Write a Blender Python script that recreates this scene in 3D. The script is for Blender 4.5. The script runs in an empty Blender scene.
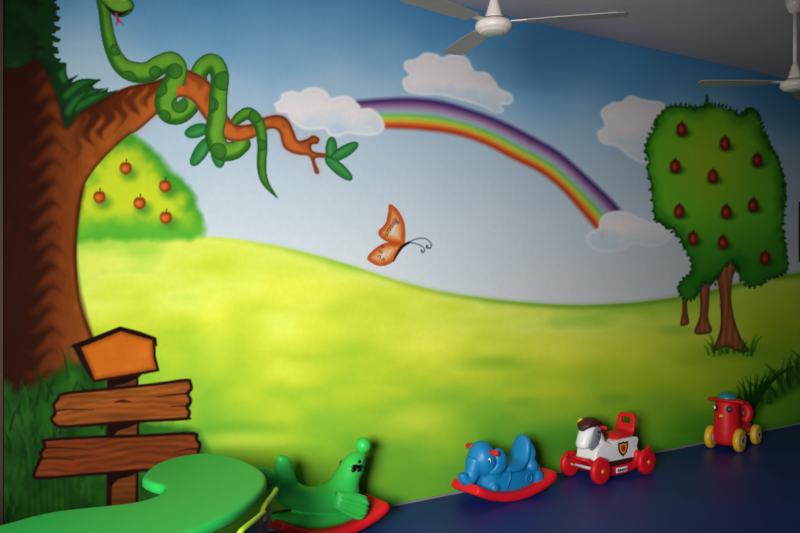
import bpy, bmesh, math, random
import numpy as np
from mathutils import Vector, Matrix, Euler

random.seed(7)
RNG = np.random.RandomState(11)
SC = bpy.context.scene
COL = SC.collection

# ---------------------------------------------------------------- the place
# Camera at (0,0,1.42) looking along +Y.  The painted wall recedes to the right.
F = 850.0; CX = 400.0; CY = 262.0; CAMH = 1.42; ROOM_H = 3.0
U = np.array([1200.0, 850.0]); U /= np.linalg.norm(U)        # along the wall
N = np.array([U[1], -U[0]])                                  # out of the wall, into the room
D0 = 2550.0 / 684.0
P0 = np.array([-400.0 * D0 / F, D0])                         # s = 0 on the wall
ROT = math.atan2(U[1], U[0])

def W(s, d, z=0.0):
    """metres along the wall, out from it, up -> world"""
    p = P0 + U * s + N * d
    return Vector((p[0], p[1], z))

def wall_depth(px):
    rx = (px - CX) / F
    return (P0 @ N) / (rx * N[0] + N[1])

def wall_s(px):
    D = wall_depth(px)
    X = (px - CX) / F * D
    return (X - P0[0]) * U[0] + (D - P0[1]) * U[1]

def px_of_s(s):
    p = P0 + U * s
    return CX + F * p[0] / p[1]

def srgb(c):
    c = np.asarray(c, float)
    if c.max() > 1.5: c = c / 255.0
    return np.where(c <= 0.04045, c / 12.92, ((c + 0.055) / 1.055) ** 2.4)

# ---------------------------------------------------------------- materials
def mat(name, col, rough=0.4, spec=0.5, noise=0.0, nscale=20.0, bump=0.0, bscale=200.0, metal=0.0, coat=0.0):
    m = bpy.data.materials.new(name); m.use_nodes = True
    nt = m.node_tree; b = nt.nodes['Principled BSDF']
    lin = list(srgb(col)) + [1.0]
    b.inputs['Roughness'].default_value = rough
    b.inputs['Specular IOR Level'].default_value = spec
    b.inputs['Metallic'].default_value = metal
    b.inputs['Coat Weight'].default_value = coat
    tc = nt.nodes.new('ShaderNodeTexCoord')
    n = nt.nodes.new('ShaderNodeTexNoise'); n.inputs['Scale'].default_value = nscale
    n.inputs['Detail'].default_value = 4
    nt.links.new(tc.outputs['Object'], n.inputs['Vector'])
    r = nt.nodes.new('ShaderNodeValToRGB')
    k = noise
    r.color_ramp.elements[0].color = [max(0, v * (1 - k)) for v in lin[:3]] + [1]
    r.color_ramp.elements[1].color = [min(1, v * (1 + k)) for v in lin[:3]] + [1]
    r.color_ramp.elements[0].position = 0.3; r.color_ramp.elements[1].position = 0.7
    nt.links.new(n.outputs['Fac'], r.inputs['Fac'])
    nt.links.new(r.outputs['Color'], b.inputs['Base Color'])
    if bump:
        n2 = nt.nodes.new('ShaderNodeTexNoise'); n2.inputs['Scale'].default_value = bscale
        nt.links.new(tc.outputs['Object'], n2.inputs['Vector'])
        bp = nt.nodes.new('ShaderNodeBump'); bp.inputs['Strength'].default_value = bump
        bp.inputs['Distance'].default_value = 0.002
        nt.links.new(n2.outputs['Fac'], bp.inputs['Height'])
        nt.links.new(bp.outputs['Normal'], b.inputs['Normal'])
    return m

def paint_mat():
    m = bpy.data.materials.new('airbrushed_wall_paint'); m.use_nodes = True
    nt = m.node_tree; b = nt.nodes['Principled BSDF']
    a = nt.nodes.new('ShaderNodeAttribute'); a.attribute_name = 'paint'
    tc = nt.nodes.new('ShaderNodeTexCoord')
    n = nt.nodes.new('ShaderNodeTexNoise'); n.inputs['Scale'].default_value = 35; n.inputs['Detail'].default_value = 3
    nt.links.new(tc.outputs['Object'], n.inputs['Vector'])
    mr = nt.nodes.new('ShaderNodeMapRange'); mr.inputs['To Min'].default_value = 0.95; mr.inputs['To Max'].default_value = 1.05
    nt.links.new(n.outputs['Fac'], mr.inputs['Value'])
    mx = nt.nodes.new('ShaderNodeMix'); mx.data_type = 'RGBA'; mx.blend_type = 'MULTIPLY'; mx.inputs[0].default_value = 1.0
    nt.links.new(a.outputs['Color'], mx.inputs[6]); nt.links.new(mr.outputs['Result'], mx.inputs[7])
    nt.links.new(mx.outputs[2], b.inputs['Base Color'])
    b.inputs['Roughness'].default_value = 0.55
    b.inputs['Specular IOR Level'].default_value = 0.06
    return m

# ---------------------------------------------------------------- mesh helpers
def link_mesh(name, verts, faces, m, parent=None, smooth=True, mods=()):
    me = bpy.data.meshes.new(name)
    me.from_pydata([tuple(v) for v in verts], [], [tuple(f) for f in faces])
    bm = bmesh.new(); bm.from_mesh(me)
    bmesh.ops.recalc_face_normals(bm, faces=bm.faces)
    bm.to_mesh(me); bm.free()
    if smooth: me.polygons.foreach_set('use_smooth', [True] * len(me.polygons))
    me.materials.append(m)
    o = bpy.data.objects.new(name, me); COL.objects.link(o)
    if parent is not None: o.parent = parent
    for t, kw in mods:
        md = o.modifiers.new(t.lower(), t)
        for k, v in kw.items(): setattr(md, k, v)
    return o

class Geo:
    """gathers closed shapes of ONE part"""
    def __init__(s): s.v = []; s.f = []
    def add(s, v, f):
        o = len(s.v); s.v += [Vector(p) for p in v]; s.f += [[i + o for i in q] for q in f]; return s
    def loft(s, rings, cap=True):
        k = len(rings[0]); v = [p for r in rings for p in r]; f = []
        for i in range(len(rings) - 1):
            for j in range(k):
                a = i * k + j; b = i * k + (j + 1) % k
                f.append([a, b, b + k, a + k])
        if cap:
            f.append(list(range(k))[::-1]); f.append([(len(rings) - 1) * k + j for j in range(k)])
        return s.add(v, f)
    def tube(s, pts, rad, k=14, side=None, cap=True):
        """pts: centres; rad: per point r or (ra, rb), ra across `side`"""
        pts = [Vector(p) for p in pts]; rings = []
        prev = None
        for i, p in enumerate(pts):
            t = (pts[min(i + 1, len(pts) - 1)] - pts[max(i - 1, 0)]).normalized()
            if side is not None: a = Vector(side) - t * t.dot(Vector(side))
            elif prev is None:
                a = t.orthogonal()
            else: a = prev - t * t.dot(prev)
            a.normalize(); prev = a; b = t.cross(a)
            r = rad[i] if isinstance(rad, (list, tuple)) else rad
            ra, rb = r if isinstance(r, (list, tuple)) else (r, r)
            rings.append([p + a * (ra * math.cos(2 * math.pi * j / k)) + b * (rb * math.sin(2 * math.pi * j / k)) for j in range(k)])
        return s.loft(rings, cap)
    def ball(s, c, r, rot=None, nu=20, nv=12):
        r = (r, r, r) if not isinstance(r, (list, tuple)) else r
        R = Euler(rot).to_matrix() if rot else Matrix.Identity(3)
        c = Vector(c); v = []; f = []
        for i in range(1, nv):
            th = math.pi * i / nv
            for j in range(nu):
                ph = 2 * math.pi * j / nu
                v.append(c + R @ Vector((r[0] * math.sin(th) * math.cos(ph), r[1] * math.sin(th) * math.sin(ph), r[2] * math.cos(th))))
        top = len(v); v.append(c + R @ Vector((0, 0, r[2]))); bot = len(v); v.append(c + R @ Vector((0, 0, -r[2])))
        for i in range(nv - 2):
            for j in range(nu):
                a = i * nu + j; b = i * nu + (j + 1) % nu
                f.append([a, a + nu, b + nu, b])
        for j in range(nu):
            f.append([top, j, (j + 1) % nu])
            f.append([bot, (nv - 2) * nu + (j + 1) % nu, (nv - 2) * nu + j])
        return s.add(v, f)
    def prism(s, outline, t0, t1, plane='xz'):
        """outline in a plane, thickness t0..t1 along the third axis"""
        def P(a, b, t): return (a, t, b) if plane == 'xz' else ((a, b, t) if plane == 'xy' else (t, a, b))
        return s.loft([[P(a, b, t0) for a, b in outline], [P(a, b, t1) for a, b in outline]])
    def box(s, lo, hi):
        (a, b, c), (d, e, g) = lo, hi
        return s.prism([(a, b), (d, b), (d, e), (a, e)], c, g, 'xy')
    def lathe(s, prof, c=(0, 0, 0), axis='z', k=32):
        """prof: (radius, along) pairs"""
        c = Vector(c); rings = []
        for r, h in prof:
            ring = []
            for j in range(k):
                a = 2 * math.pi * j / k; x, y = r * math.cos(a), r * math.sin(a)
                ring.append(c + (Vector((x, y, h)) if axis == 'z' else Vector((x, h, y)) if axis == 'y' else Vector((h, x, y))))
            rings.append(ring)
        return s.loft(rings)
    def torus(s, c, R, r, axis='y', k=28, q=10, sx=1.0, sz=1.0):
        c = Vector(c); v = []; f = []
        for i in range(k):
            a = 2 * math.pi * i / k
            for j in range(q):
                b = 2 * math.pi * j / q; rr = R + r * math.cos(b); h = r * math.sin(b)
                x, y = rr * math.cos(a) * sx, rr * math.sin(a) * sz
                v.append(c + (Vector((x, y, h)) if axis == 'z' else Vector((x, h, y)) if axis == 'y' else Vector((h, x, y))))
        for i in range(k):
            for j in range(q):
                a = i * q + j; b = i * q + (j + 1) % q; e = ((i + 1) % k) * q + j; g = ((i + 1) % k) * q + (j + 1) % q
                f.append([a, b, g, e])
        return s.add(v, f)
    def xf(s, M):
        s.v = [M @ p for p in s.v]; return s
    def obj(s, name, m, parent=None, bevel=0.0, smooth=True, subsurf=0, remesh=0.0, relax=0):
        mods = []
        if remesh:
            mods.append(('REMESH', dict(mode='VOXEL', voxel_size=remesh, use_smooth_shade=True)))
            if relax: mods.append(('SMOOTH', dict(factor=0.5, iterations=relax)))
        if bevel: mods.append(('BEVEL', dict(width=bevel, segments=3, limit_method='ANGLE', angle_limit=0.6)))
        if subsurf: mods.append(('SUBSURF', dict(levels=subsurf, render_levels=subsurf)))
        return link_mesh(name, s.v, s.f, m, parent, smooth, mods)

def cr(pts, n=8, closed=False):
    """Catmull-Rom through points of any dimension"""
    P = [np.asarray(p, float) for p in pts]; m = len(P); out = []
    rng = range(m) if closed else range(m - 1)
    for i in rng:
        if closed: a, b, c, d = P[i - 1], P[i], P[(i + 1) % m], P[(i + 2) % m]
        else: a, b, c, d = P[max(i - 1, 0)], P[i], P[i + 1], P[min(i + 2, m - 1)]
        for k in range(n):
            t = k / n
            out.append(0.5 * (2 * b + (c - a) * t + (2 * a - 5 * b + 4 * c - d) * t * t + (3 * b - a - 3 * c + d) * t ** 3))
    if not closed: out.append(P[-1])
    return np.array(out)

def thing(name, label, cat, loc, rz=0.0, group=None):
    o = bpy.data.objects.new(name, None); COL.objects.link(o)
    o.location = loc; o.rotation_euler = (0, 0, rz); o.empty_display_size = 0.1
    o['label'] = label; o['category'] = cat
    if group: o['group'] = group
    return o

def structure(o, label, cat):
    o['kind'] = 'structure'; o['label'] = label; o['category'] = cat
    return o

def copy_tree(o, parent=None):
    c = o.copy(); COL.objects.link(c)
    if parent is not None: c.parent = parent
    for ch in list(o.children): copy_tree(ch, c)
    return c
# ================================================================ the room
S0, S1 = -2.3, 8.0          # room along the painted wall
DEPTH = 5.3                 # room depth away from it
M_wall = mat('cream_wall_paint', (196, 190, 184), 0.8, 0.2, 0.03, 3, 0.1, 90)
M_ceil = mat('white_ceiling_paint', (214, 200, 202), 0.85, 0.2, 0.03, 2, 0.1, 90)
M_trim = mat('brown_edge_strip', (70, 48, 34), 0.5)
M_skirt = mat('pale_skirting', (128, 130, 126), 0.5)

def floor_mat():
    m = bpy.data.materials.new('blue_speckled_vinyl'); m.use_nodes = True
    nt = m.node_tree; b = nt.nodes['Principled BSDF']
    tc = nt.nodes.new('ShaderNodeTexCoord')
    n = nt.nodes.new('ShaderNodeTexNoise'); n.inputs['Scale'].default_value = 130; n.inputs['Detail'].default_value = 3
    n2 = nt.nodes.new('ShaderNodeTexNoise'); n2.inputs['Scale'].default_value = 2.2
    for q in (n, n2): nt.links.new(tc.outputs['Object'], q.inputs['Vector'])
    r = nt.nodes.new('ShaderNodeValToRGB')
    e = r.color_ramp.elements
    e[0].position = 0.36; e[0].color = list(srgb((20, 38, 112))) + [1]
    e[1].position = 0.62; e[1].color = list(srgb((30, 54, 142))) + [1]
    x = e.new(0.74); x.color = list(srgb((58, 88, 170))) + [1]
    nt.links.new(n.outputs['Fac'], r.inputs['Fac'])
    mx = nt.nodes.new('ShaderNodeMix'); mx.data_type = 'RGBA'; mx.blend_type = 'MULTIPLY'; mx.inputs[0].default_value = 0.5
    nt.links.new(r.outputs['Color'], mx.inputs[6])
    r2 = nt.nodes.new('ShaderNodeValToRGB'); r2.color_ramp.elements[0].position = 0.3; r2.color_ramp.elements[0].color = (0.55, 0.55, 0.6, 1); r2.color_ramp.elements[1].position = 0.7
    nt.links.new(n2.outputs['Fac'], r2.inputs['Fac']); nt.links.new(r2.outputs['Color'], mx.inputs[7])
    nt.links.new(mx.outputs[2], b.inputs['Base Color'])
    b.inputs['Roughness'].default_value = 0.45; b.inputs['Specular IOR Level'].default_value = 0.16
    bp = nt.nodes.new('ShaderNodeBump'); bp.inputs['Strength'].default_value = 0.15; bp.inputs['Distance'].default_value = 0.001
    nt.links.new(n.outputs['Fac'], bp.inputs['Height']); nt.links.new(bp.outputs['Normal'], b.inputs['Normal'])
    return m
M_floor = floor_mat()

def slab(name, s0, s1, d0, d1, z0, z1, m, parent=None, bevel=0.0, holes=None):
    g = Geo()
    v = [W(s, d, z) for z in (z0, z1) for (s, d) in ((s0, d0), (s1, d0), (s1, d1), (s0, d1))]
    g.add(v, [[0, 1, 2, 3], [4, 7, 6, 5], [0, 4, 5, 1], [1, 5, 6, 2], [2, 6, 7, 3], [3, 7, 4, 0]])
    return g.obj(name, m, parent, bevel, smooth=False)

T = 0.12
structure(slab('floor', S0 - T, S1 + T, -T, DEPTH + T, -0.1, 0.0, M_floor), 'dark blue speckled vinyl floor', 'floor')
structure(slab('ceiling', S0 - T, S1 + T, -T, DEPTH + T, ROOM_H, ROOM_H + 0.1, M_ceil), 'plain off-white ceiling above the mural', 'ceiling')
structure(slab('wall_back', S0, S1, -T, 0.0, 0.0, ROOM_H, mat('grey_brown_wall_paint', (92, 82, 74), 0.8, 0.2, 0.03, 3, 0.1, 90)), 'long wall behind the mural', 'wall')
structure(slab('wall_right', S1, S1 + T, -T, DEPTH, 0.0, ROOM_H, M_wall), 'plain side wall right of the mural', 'wall')
structure(slab('wall_rear', S0 - T, S1 + T, DEPTH, DEPTH + T, 0.0, ROOM_H, M_wall), 'plain wall opposite the mural', 'wall')
# side wall on the left with the window that lights the room (outside the picture)
WD0, WD1, WZ0, WZ1 = 3.35, 4.75, 1.0, 2.4
def rbox(g, s0, s1, d0, d1, z0, z1):
    v = [W(s, d, z) for z in (z0, z1) for (s, d) in ((s0, d0), (s1, d0), (s1, d1), (s0, d1))]
    g.add(v, [[0, 1, 2, 3], [4, 7, 6, 5], [0, 4, 5, 1], [1, 5, 6, 2], [2, 6, 7, 3], [3, 7, 4, 0]])
g = Geo()
rbox(g, S0 - T, S0, -T, WD0, 0, ROOM_H); rbox(g, S0 - T, S0, WD1, DEPTH, 0, ROOM_H)
rbox(g, S0 - T, S0, WD0, WD1, 0, WZ0); rbox(g, S0 - T, S0, WD0, WD1, WZ1, ROOM_H)
structure(g.obj('wall_left', M_wall, None, smooth=False), 'plain side wall left of the mural with a window opening', 'wall')
g = Geo(); fw = 0.05; a0, a1 = S0 - 0.1, S0 - 0.03
rbox(g, a0, a1, WD0, WD1, WZ0, WZ0 + fw); rbox(g, a0, a1, WD0, WD1, WZ1 - fw, WZ1)
rbox(g, a0, a1, WD0, WD0 + fw, WZ0, WZ1); rbox(g, a0, a1, WD1 - fw, WD1, WZ0, WZ1)
structure(g.obj('window_1', mat('window_frame_white', (200, 200, 200), 0.4), None, smooth=False), 'window frame in the side wall left of the mural', 'window')

structure(slab('trim_1', -0.012 + wall_s(2.5), wall_s(2.5), 0.0, 0.012, 0.0, ROOM_H, M_trim), 'narrow brown strip ending the mural at its left edge', 'trim')
structure(slab('baseboard_back', wall_s(2.5), S1, 0.0, 0.008, 0.0, 0.012, M_skirt), 'thin pale strip where the mural meets the floor', 'baseboard')
# ================================================================ the mural
# Painted straight on the wall: the paint is computed per vertex on a dense
# flat mesh lying on the wall, and split into the painted figures.
NC, NR = 960, 640
XS = np.linspace(2.5, 880.0, NC)
ZS = np.linspace(0.012, 2.999, NR)
DEP = np.array([wall_depth(x) for x in XS]); SS = np.array([wall_s(x) for x in XS])
PX = np.repeat(XS[None, :], NR, 0)
PY = CY - (ZS[:, None] - CAMH) * F / DEP[None, :]
PZ = np.repeat(ZS[:, None], NC, 1)
CAN = np.zeros((NR, NC, 3)); IDS = np.zeros((NR, NC), np.int32)
KEYS = []        # (name, parent index or None, label)
def key(name, parent=None, label=None):
    KEYS.append((name, parent, label)); return len(KEYS) - 1

def vnoise(X, Y, sc, seed):
    r = np.random.RandomState(seed); G = r.rand(128, 128)
    x = X / sc + 1000.0; y = Y / sc + 1000.0
    xi = np.floor(x).astype(int); yi = np.floor(y).astype(int); fx = x - xi; fy = y - yi
    fx = fx * fx * (3 - 2 * fx); fy = fy * fy * (3 - 2 * fy)
    g = lambda a, b: G[b % 128, a % 128]
    return (g(xi, yi) * (1 - fx) + g(xi + 1, yi) * fx) * (1 - fy) + (g(xi, yi + 1) * (1 - fx) + g(xi + 1, yi + 1) * fx) * fy
def fbm(X, Y, sc, seed): return (vnoise(X, Y, sc, seed) * 4 + vnoise(X, Y, sc / 2, seed + 1) * 2 + vnoise(X, Y, sc / 4, seed + 2)) / 7.0

def sl_of(pts, m):
    p = np.asarray(pts, float)
    c0 = np.searchsorted(XS, p[:, 0].min() - m); c1 = np.searchsorted(XS, p[:, 0].max() + m)
    c0 = max(0, min(c0, NC - 2)); c1 = max(c0 + 1, min(c1, NC))
    sub = PY[:, c0:c1]
    ok = np.where(((sub >= p[:, 1].min() - m) & (sub <= p[:, 1].max() + m)).any(1))[0]
    if len(ok) == 0: return (slice(0, 1), slice(c0, c1))
    return (slice(ok[0], ok[-1] + 1), slice(c0, c1))

def pdist(pts, X, Y, closed=False):
    p = np.asarray(pts, float); n = len(p); best = np.full(X.shape, 1e9)
    for i in range(n if closed else n - 1):
        a = p[i]; b = p[(i + 1) % n]; e = b - a; L = e @ e + 1e-9
        t = np.clip(((X - a[0]) * e[0] + (Y - a[1]) * e[1]) / L, 0, 1)
        d = (X - a[0] - t * e[0]) ** 2 + (Y - a[1] - t * e[1]) ** 2
        np.minimum(best, d, out=best)
    return np.sqrt(best)

def sdpoly(pts, X, Y):
    p = np.asarray(pts, float); n = len(p); ins = np.zeros(X.shape, bool)
    for i in range(n):
        a = p[i]; b = p[(i + 1) % n]
        if a[1] == b[1]: continue
        c = ((a[1] > Y) != (b[1] > Y)) & (X < (b[0] - a[0]) * (Y - a[1]) / (b[1] - a[1]) + a[0])
        ins ^= c
    d = pdist(p, X, Y, True)
    return np.where(ins, d, -d)

def put(sl, a, col, k=None, idth=0.5):
    col = np.asarray(col, float)
    if col.ndim == 1: col = col[None, None, :]
    CAN[sl] = CAN[sl] * (1 - a[..., None]) + col * a[..., None]
    if k is not None:
        sub = IDS[sl]; sub[a > idth] = k

def lerp(a, b, t):
    a = np.asarray(a, float); b = np.asarray(b, float); return a + (b - a) * np.clip(t, 0, 1)[..., None]
def ramp(t, stops):
    out = np.zeros(t.shape + (3,)); xs = [s[0] for s in stops]
    for i in range(3): out[..., i] = np.interp(t, xs, [s[1][i] for s in stops])
    return out
def sst(a, b, x):
    t = np.clip((x - a) / (b - a), 0, 1); return t * t * (3 - 2 * t)

def fill(pts, colf, k=None, soft=1.0, smooth=8, line=None, lw=1.2, rough=0.0, rsc=6, seed=3, excl=None):
    """filled figure; colf(X, Y, sd) or a colour; line = outline colour"""
    p = cr(pts, smooth, True) if smooth else np.asarray(pts, float)
    sl = sl_of(p, soft + lw + rough + 1); X, Y = PX[sl], PY[sl]
    sd = sdpoly(p, X, Y)
    if rough: sd = sd + (fbm(X, Y, rsc, seed) - 0.5) * 2 * rough
    a = np.clip(sd / soft + 0.5, 0, 1)
    if excl is not None: a = a * (1 - excl(X, Y))
    c = colf(X, Y, sd) if callable(colf) else np.asarray(colf, float)
    put(sl, a, c, k)
    if line is not None:
        al = np.clip((lw - np.abs(sd - lw * 0.5)) / 0.9 , 0, 1)
        if excl is not None: al = al * (1 - excl(X, Y))
        put(sl, al, line, k)
    return p

def strokes(pts, w, colf, k=None, soft=1.0, smooth=8, line=None, lw=1.0, excl=None, alpha=1.0):
    P = [list(p) + [ww] for p, ww in zip(pts, w if isinstance(w, (list, tuple)) else [w] * len(pts))]
    q = cr(P, smooth) if smooth else np.asarray(P, float)
    sl = sl_of(q[:, :2], q[:, 2].max() + 3); X, Y = PX[sl], PY[sl]
    best = np.full(X.shape, -1e9); side = np.zeros(X.shape); along = np.zeros(X.shape); cum = 0.0
    for i in range(len(q) - 1):
        a = q[i, :2]; b = q[i + 1, :2]; e = b - a; L = e @ e + 1e-9
        t = np.clip(((X - a[0]) * e[0] + (Y - a[1]) * e[1]) / L, 0, 1)
        dx = X - a[0] - t * e[0]; dy = Y - a[1] - t * e[1]
        v = (q[i, 2] * (1 - t) + q[i + 1, 2] * t) / 2 - np.sqrt(dx * dx + dy * dy)
        up = v > best
        best = np.where(up, v, best); side = np.where(up, (e[0] * dy - e[1] * dx) / math.sqrt(L), side)
        along = np.where(up, cum + t * math.sqrt(L), along); cum += math.sqrt(L)
    a = np.clip(best / soft + 0.5, 0, 1) * alpha
    if excl is not None: a = a * (1 - excl(X, Y))
    c = colf(X, Y, best, side, along) if callable(colf) else np.asarray(colf, float)
    put(sl, a, c, k)
    if line is not None:
        al = np.clip((lw - np.abs(best - lw * 0.5)) / 0.9, 0, 1)
        if excl is not None: al = al * (1 - excl(X, Y))
        put(sl, al, line, k)
    return sl, best

def dab(x, y, rx, ry, col, amt=1.0, k=None):
    """soft airbrush dab"""
    sl = sl_of([(x - rx * 1.2, y - ry * 1.2), (x + rx * 1.2, y + ry * 1.2)], 1); X, Y = PX[sl], PY[sl]
    r = np.sqrt(((X - x) / rx) ** 2 + ((Y - y) / ry) ** 2)
    put(sl, amt * (1 - sst(0.1, 1.0, r)), col, k, 0.45)

# ---- sky
K_SKY = key('painted_sky', None, 'airbrushed sky, deep blue at the top fading to pale grey white')
K_MEADOW = key('painted_meadow', None, 'yellow green airbrushed meadow under a curving hill line')
nz = fbm(PX, PY, 90, 5) - 0.5
zz = PZ + nz * 0.35
CAN[:] = ramp(zz, [(1.2, (196, 202, 208)), (1.75, (186, 199, 210)), (2.15, (170, 192, 210)), (2.4, (152, 184, 208)), (2.58, (116, 166, 202)), (2.78, (86, 146, 192)), (3.0, (74, 134, 184))])
IDS[:] = K_SKY

# ---- meadow
HL = np.array([(0, 225), (100, 235), (200, 236), (250, 241), (300, 251), (350, 265), (400, 281), (450, 293), (520, 302), (580, 305), (640, 302), (700, 293), (740, 283), (800, 273), (900, 268)], float)
hl = cr(HL, 8); HY = np.interp(PX, hl[:, 0], hl[:, 1])
YF = CY + CAMH * F / DEP[None, :]
t = (PY - HY) / (YF - HY)
m1 = fbm(PX, PY * 1.6, 70, 21) - 0.5; m2 = fbm(PX * 0.7, PY * 2.0, 34, 31) - 0.5
g = ramp(t + m1 * 0.6 + m2 * 0.22, [(-0.1, (168, 204, 70)), (0.05, (208, 220, 92)), (0.2, (200, 212, 66)), (0.36, (180, 200, 48)), (0.52, (154, 190, 48)), (0.68, (130, 180, 48)), (0.86, (104, 168, 46)), (1.1, (76, 144, 40))])
right = sst(560, 700, PX)[..., None]
g = g * (1 - right) + (g * np.array([0.93, 0.98, 0.8])) * right
am = np.clip((PY - HY) / 1.6 + 0.5, 0, 1)
CAN[:] = CAN * (1 - am[..., None]) + g * am[..., None]; IDS[am > 0.5] = K_MEADOW
# hill line: soft green edge, dark towards the right
e = np.exp(-((PY - HY - 1.5) / 3.2) ** 2) * (0.3 + 0.45 * sst(330, 560, PX)) * sst(200, 300, PX)
CAN[:] = CAN * (1 - e[..., None]) + np.array((104, 152, 40)) * e[..., None]
# brighter pale band just over the meadow (haze)
e = np.exp(-np.clip(HY - PY, 0, None) / 14.0) * (PY < HY) * 0.35
CAN[:] = CAN * (1 - e[..., None]) + np.array((206, 208, 206)) * e[..., None]
# airbrushed darker patches of grass
for (x, y, rx, ry, am_) in ((246, 428, 62, 9, .55), (384, 450, 52, 11, .6), (492, 363, 55, 9, .55), (520, 402, 26, 6, .4), (616, 398, 24, 7, .5), (676, 330, 26, 6, .5), (735, 352, 48, 9, .7), (160, 410, 60, 20, .4), (300, 470, 90, 22, .3), (400, 490, 110, 18, .4), (560, 440, 90, 26, .25), (180, 440, 60, 20, .25)):
    dab(x, y, rx * 1.1, ry * 1.4, (84, 152, 44), am_ * 0.62)
for (x, y, rx, ry, am_) in ((330, 330, 80, 26, .45), (300, 290, 80, 26, .5), (440, 345, 60, 28, .45), (420, 420, 50, 22, .4), (240, 440, 60, 14, .45), (560, 350, 70, 26, .4), (640, 350, 60, 26, .35), (215, 330, 30, 60, .45)):
    dab(x, y, rx, ry, (228, 226, 74), am_)

# ---- rainbow
K_RAIN = key('painted_rainbow', None, 'painted rainbow arching from the long cloud down to the meadow side cloud')
RO = cr([(352, 101), (380, 98.5), (410, 97.5), (440, 100.5), (470, 109), (500, 120), (530, 135), (560, 152.5), (589, 178), (612, 200), (624, 214)], 8)
RI = cr([(352, 127), (380, 128.5), (416, 130), (455, 135), (485, 145), (512, 159), (540, 173), (560.6, 189.5), (581, 212), (596, 230), (602, 238)], 8)
poly = np.vstack([RO, RI[::-1]]); sl = sl_of(poly, 4); X, Y = PX[sl], PY[sl]
sd = sdpoly(poly, X, Y); do = pdist(RO, X, Y); di = pdist(RI, X, Y); q = do / (do + di + 1e-6)
c = ramp(q, [(0, (70, 48, 104)), (0.08, (66, 42, 100)), (0.2, (124, 84, 134)), (0.34, (168, 140, 172)), (0.46, (146, 178, 186)), (0.56, (120, 186, 96)), (0.65, (170, 200, 70)), (0.75, (214, 164, 56)), (0.84, (206, 98, 38)), (0.93, (178, 52, 28)), (1.0, (176, 66, 46))])
put(sl, np.clip(sd / 4.5 + 0.45, 0, 1), c, K_RAIN)

# ---- clouds
def cloud(pts, label, ymid, fade=None, k=None, whiter=0.0):
    k = key('painted_cloud', None, label) if k is None else k
    ys = [p[1] for p in pts]; y0, y1 = min(ys), max(ys)
    def cf(X, Y, sd):
        tt = (Y - y0) / (y1 - y0) + (fbm(X, Y, 24, 40) - 0.5) * 0.6
        c = ramp(tt, [(0, (222, 216, 220)), (0.45, (228, 219, 222)), (0.75, (210, 213, 222)), (1, (186, 203, 220))])
        pf = sst(0.52, 0.68, fbm(X, Y, 20, 47)) * sst(0.3, 0.7, tt) * 0.5
        return lerp(lerp(c, (184, 204, 222), pf), (190, 202, 216), (1 - sst(0, 8, sd)) * 0.3)
    sl = sl_of(pts, 6)
    before = CAN[sl].copy()
    p = fill(pts, cf, k, 2.6, 8)
    X, Y = PX[sl], PY[sl]; d = np.abs(sdpoly(p, X, Y) - 1.0)
    put(sl, np.exp(-(d / 1.7) ** 2) * 0.6, (234, 230, 232), None)
    if fade is not None:
        w = np.clip(fade(X, Y), 0, 1)[..., None]; CAN[sl] = CAN[sl] * (1 - w) + before * w
o5 = lambda L: [(260 + a / 5.33, 70 + b / 5.33) for a, b in L]
o3 = lambda L: [(380 + a / 3.332, b / 3.332) for a, b in L]
o4 = lambda L: [(580 + a / 2.423, b / 2.423) for a, b in L]
cloud(o5([(85, 200), (80, 180), (108, 160), (120, 127), (170, 114), (212, 122), (250, 98), (310, 96), (352, 118), (375, 152), (420, 140), (480, 146), (525, 186), (537, 206), (590, 208), (640, 248), (662, 300), (640, 334), (590, 348), (510, 343), (460, 338), (420, 354), (372, 347), (342, 314), (270, 318), (210, 303), (170, 273), (142, 233), (95, 225)]), 'long painted cloud at the left end of the rainbow', 0)
cloud(o3([(78, 288), (76, 265), (96, 250), (80, 226), (85, 205), (120, 196), (150, 177), (190, 182), (206, 191), (250, 179), (290, 195), (315, 237), (355, 242), (385, 275), (395, 295), (432, 312), (442, 332), (430, 348), (404, 350), (412, 370), (385, 378), (330, 352), (270, 335), (200, 318), (140, 316), (95, 308)]), 'painted cloud resting on the crest of the rainbow', 0, lambda X, Y: sst(88, 112, Y - (X - 410) * 0.15) * 0.55)
cloud(o4([(42, 322), (60, 303), (50, 272), (75, 250), (100, 246), (120, 232), (147, 239), (168, 244), (200, 250), (216, 280), (210, 330), (200, 370), (155, 395), (120, 380), (90, 355), (55, 348)]), 'painted cloud touching the left side of the big apple tree', 0)
cloud([(598, 228), (600, 219), (608, 213), (622, 211), (636, 216), (648, 222), (662, 224), (672, 234), (664, 244), (650, 247), (634, 244), (622, 250), (604, 252), (590, 247), (586, 238), (590, 232)], 'small painted cloud at the foot of the rainbow', 0, lambda X, Y: 0.35 * sst(225, 250, Y))

# ---- small round apple bush behind the left trunk
def apple(x, y, r, k, tone=(196, 74, 34), leaf=True, leafcol=(60, 130, 40)):
    dab(x + 0.6 * r, y + 0.9 * r, r * 2.2, r * 1.8, leafcol, 0.75)
    def cf(X, Y, sd):
        hl_ = np.exp(-(((X - x + 0.3 * r) / (0.5 * r)) ** 2 + ((Y - y - 0.1 * r) / (0.5 * r)) ** 2))
        c = lerp(np.array(tone) * 0.62, tone, sst(0, r * 0.8, sd)); return lerp(c, (238, 130, 60), hl_ * 0.6)
    pts = [(x + r * 0.95 * math.cos(a) * (1.0), y + r * 1.0 * math.sin(a) - (0.0 if abs(a + math.pi / 2) > 0.3 else -0.2 * r)) for a in np.linspace(-math.pi, math.pi, 13)[:-1]]
    fill(pts, cf, k, 1.2)
    strokes([(x, y - 0.7 * r), (x + 0.1 * r, y - 1.3 * r)], [0.9, 1.2], (44, 30, 20), k)
K_BUSH = key('painted_apple_bush', None, 'light green painted bush with five orange apples behind the left trunk')
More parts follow.
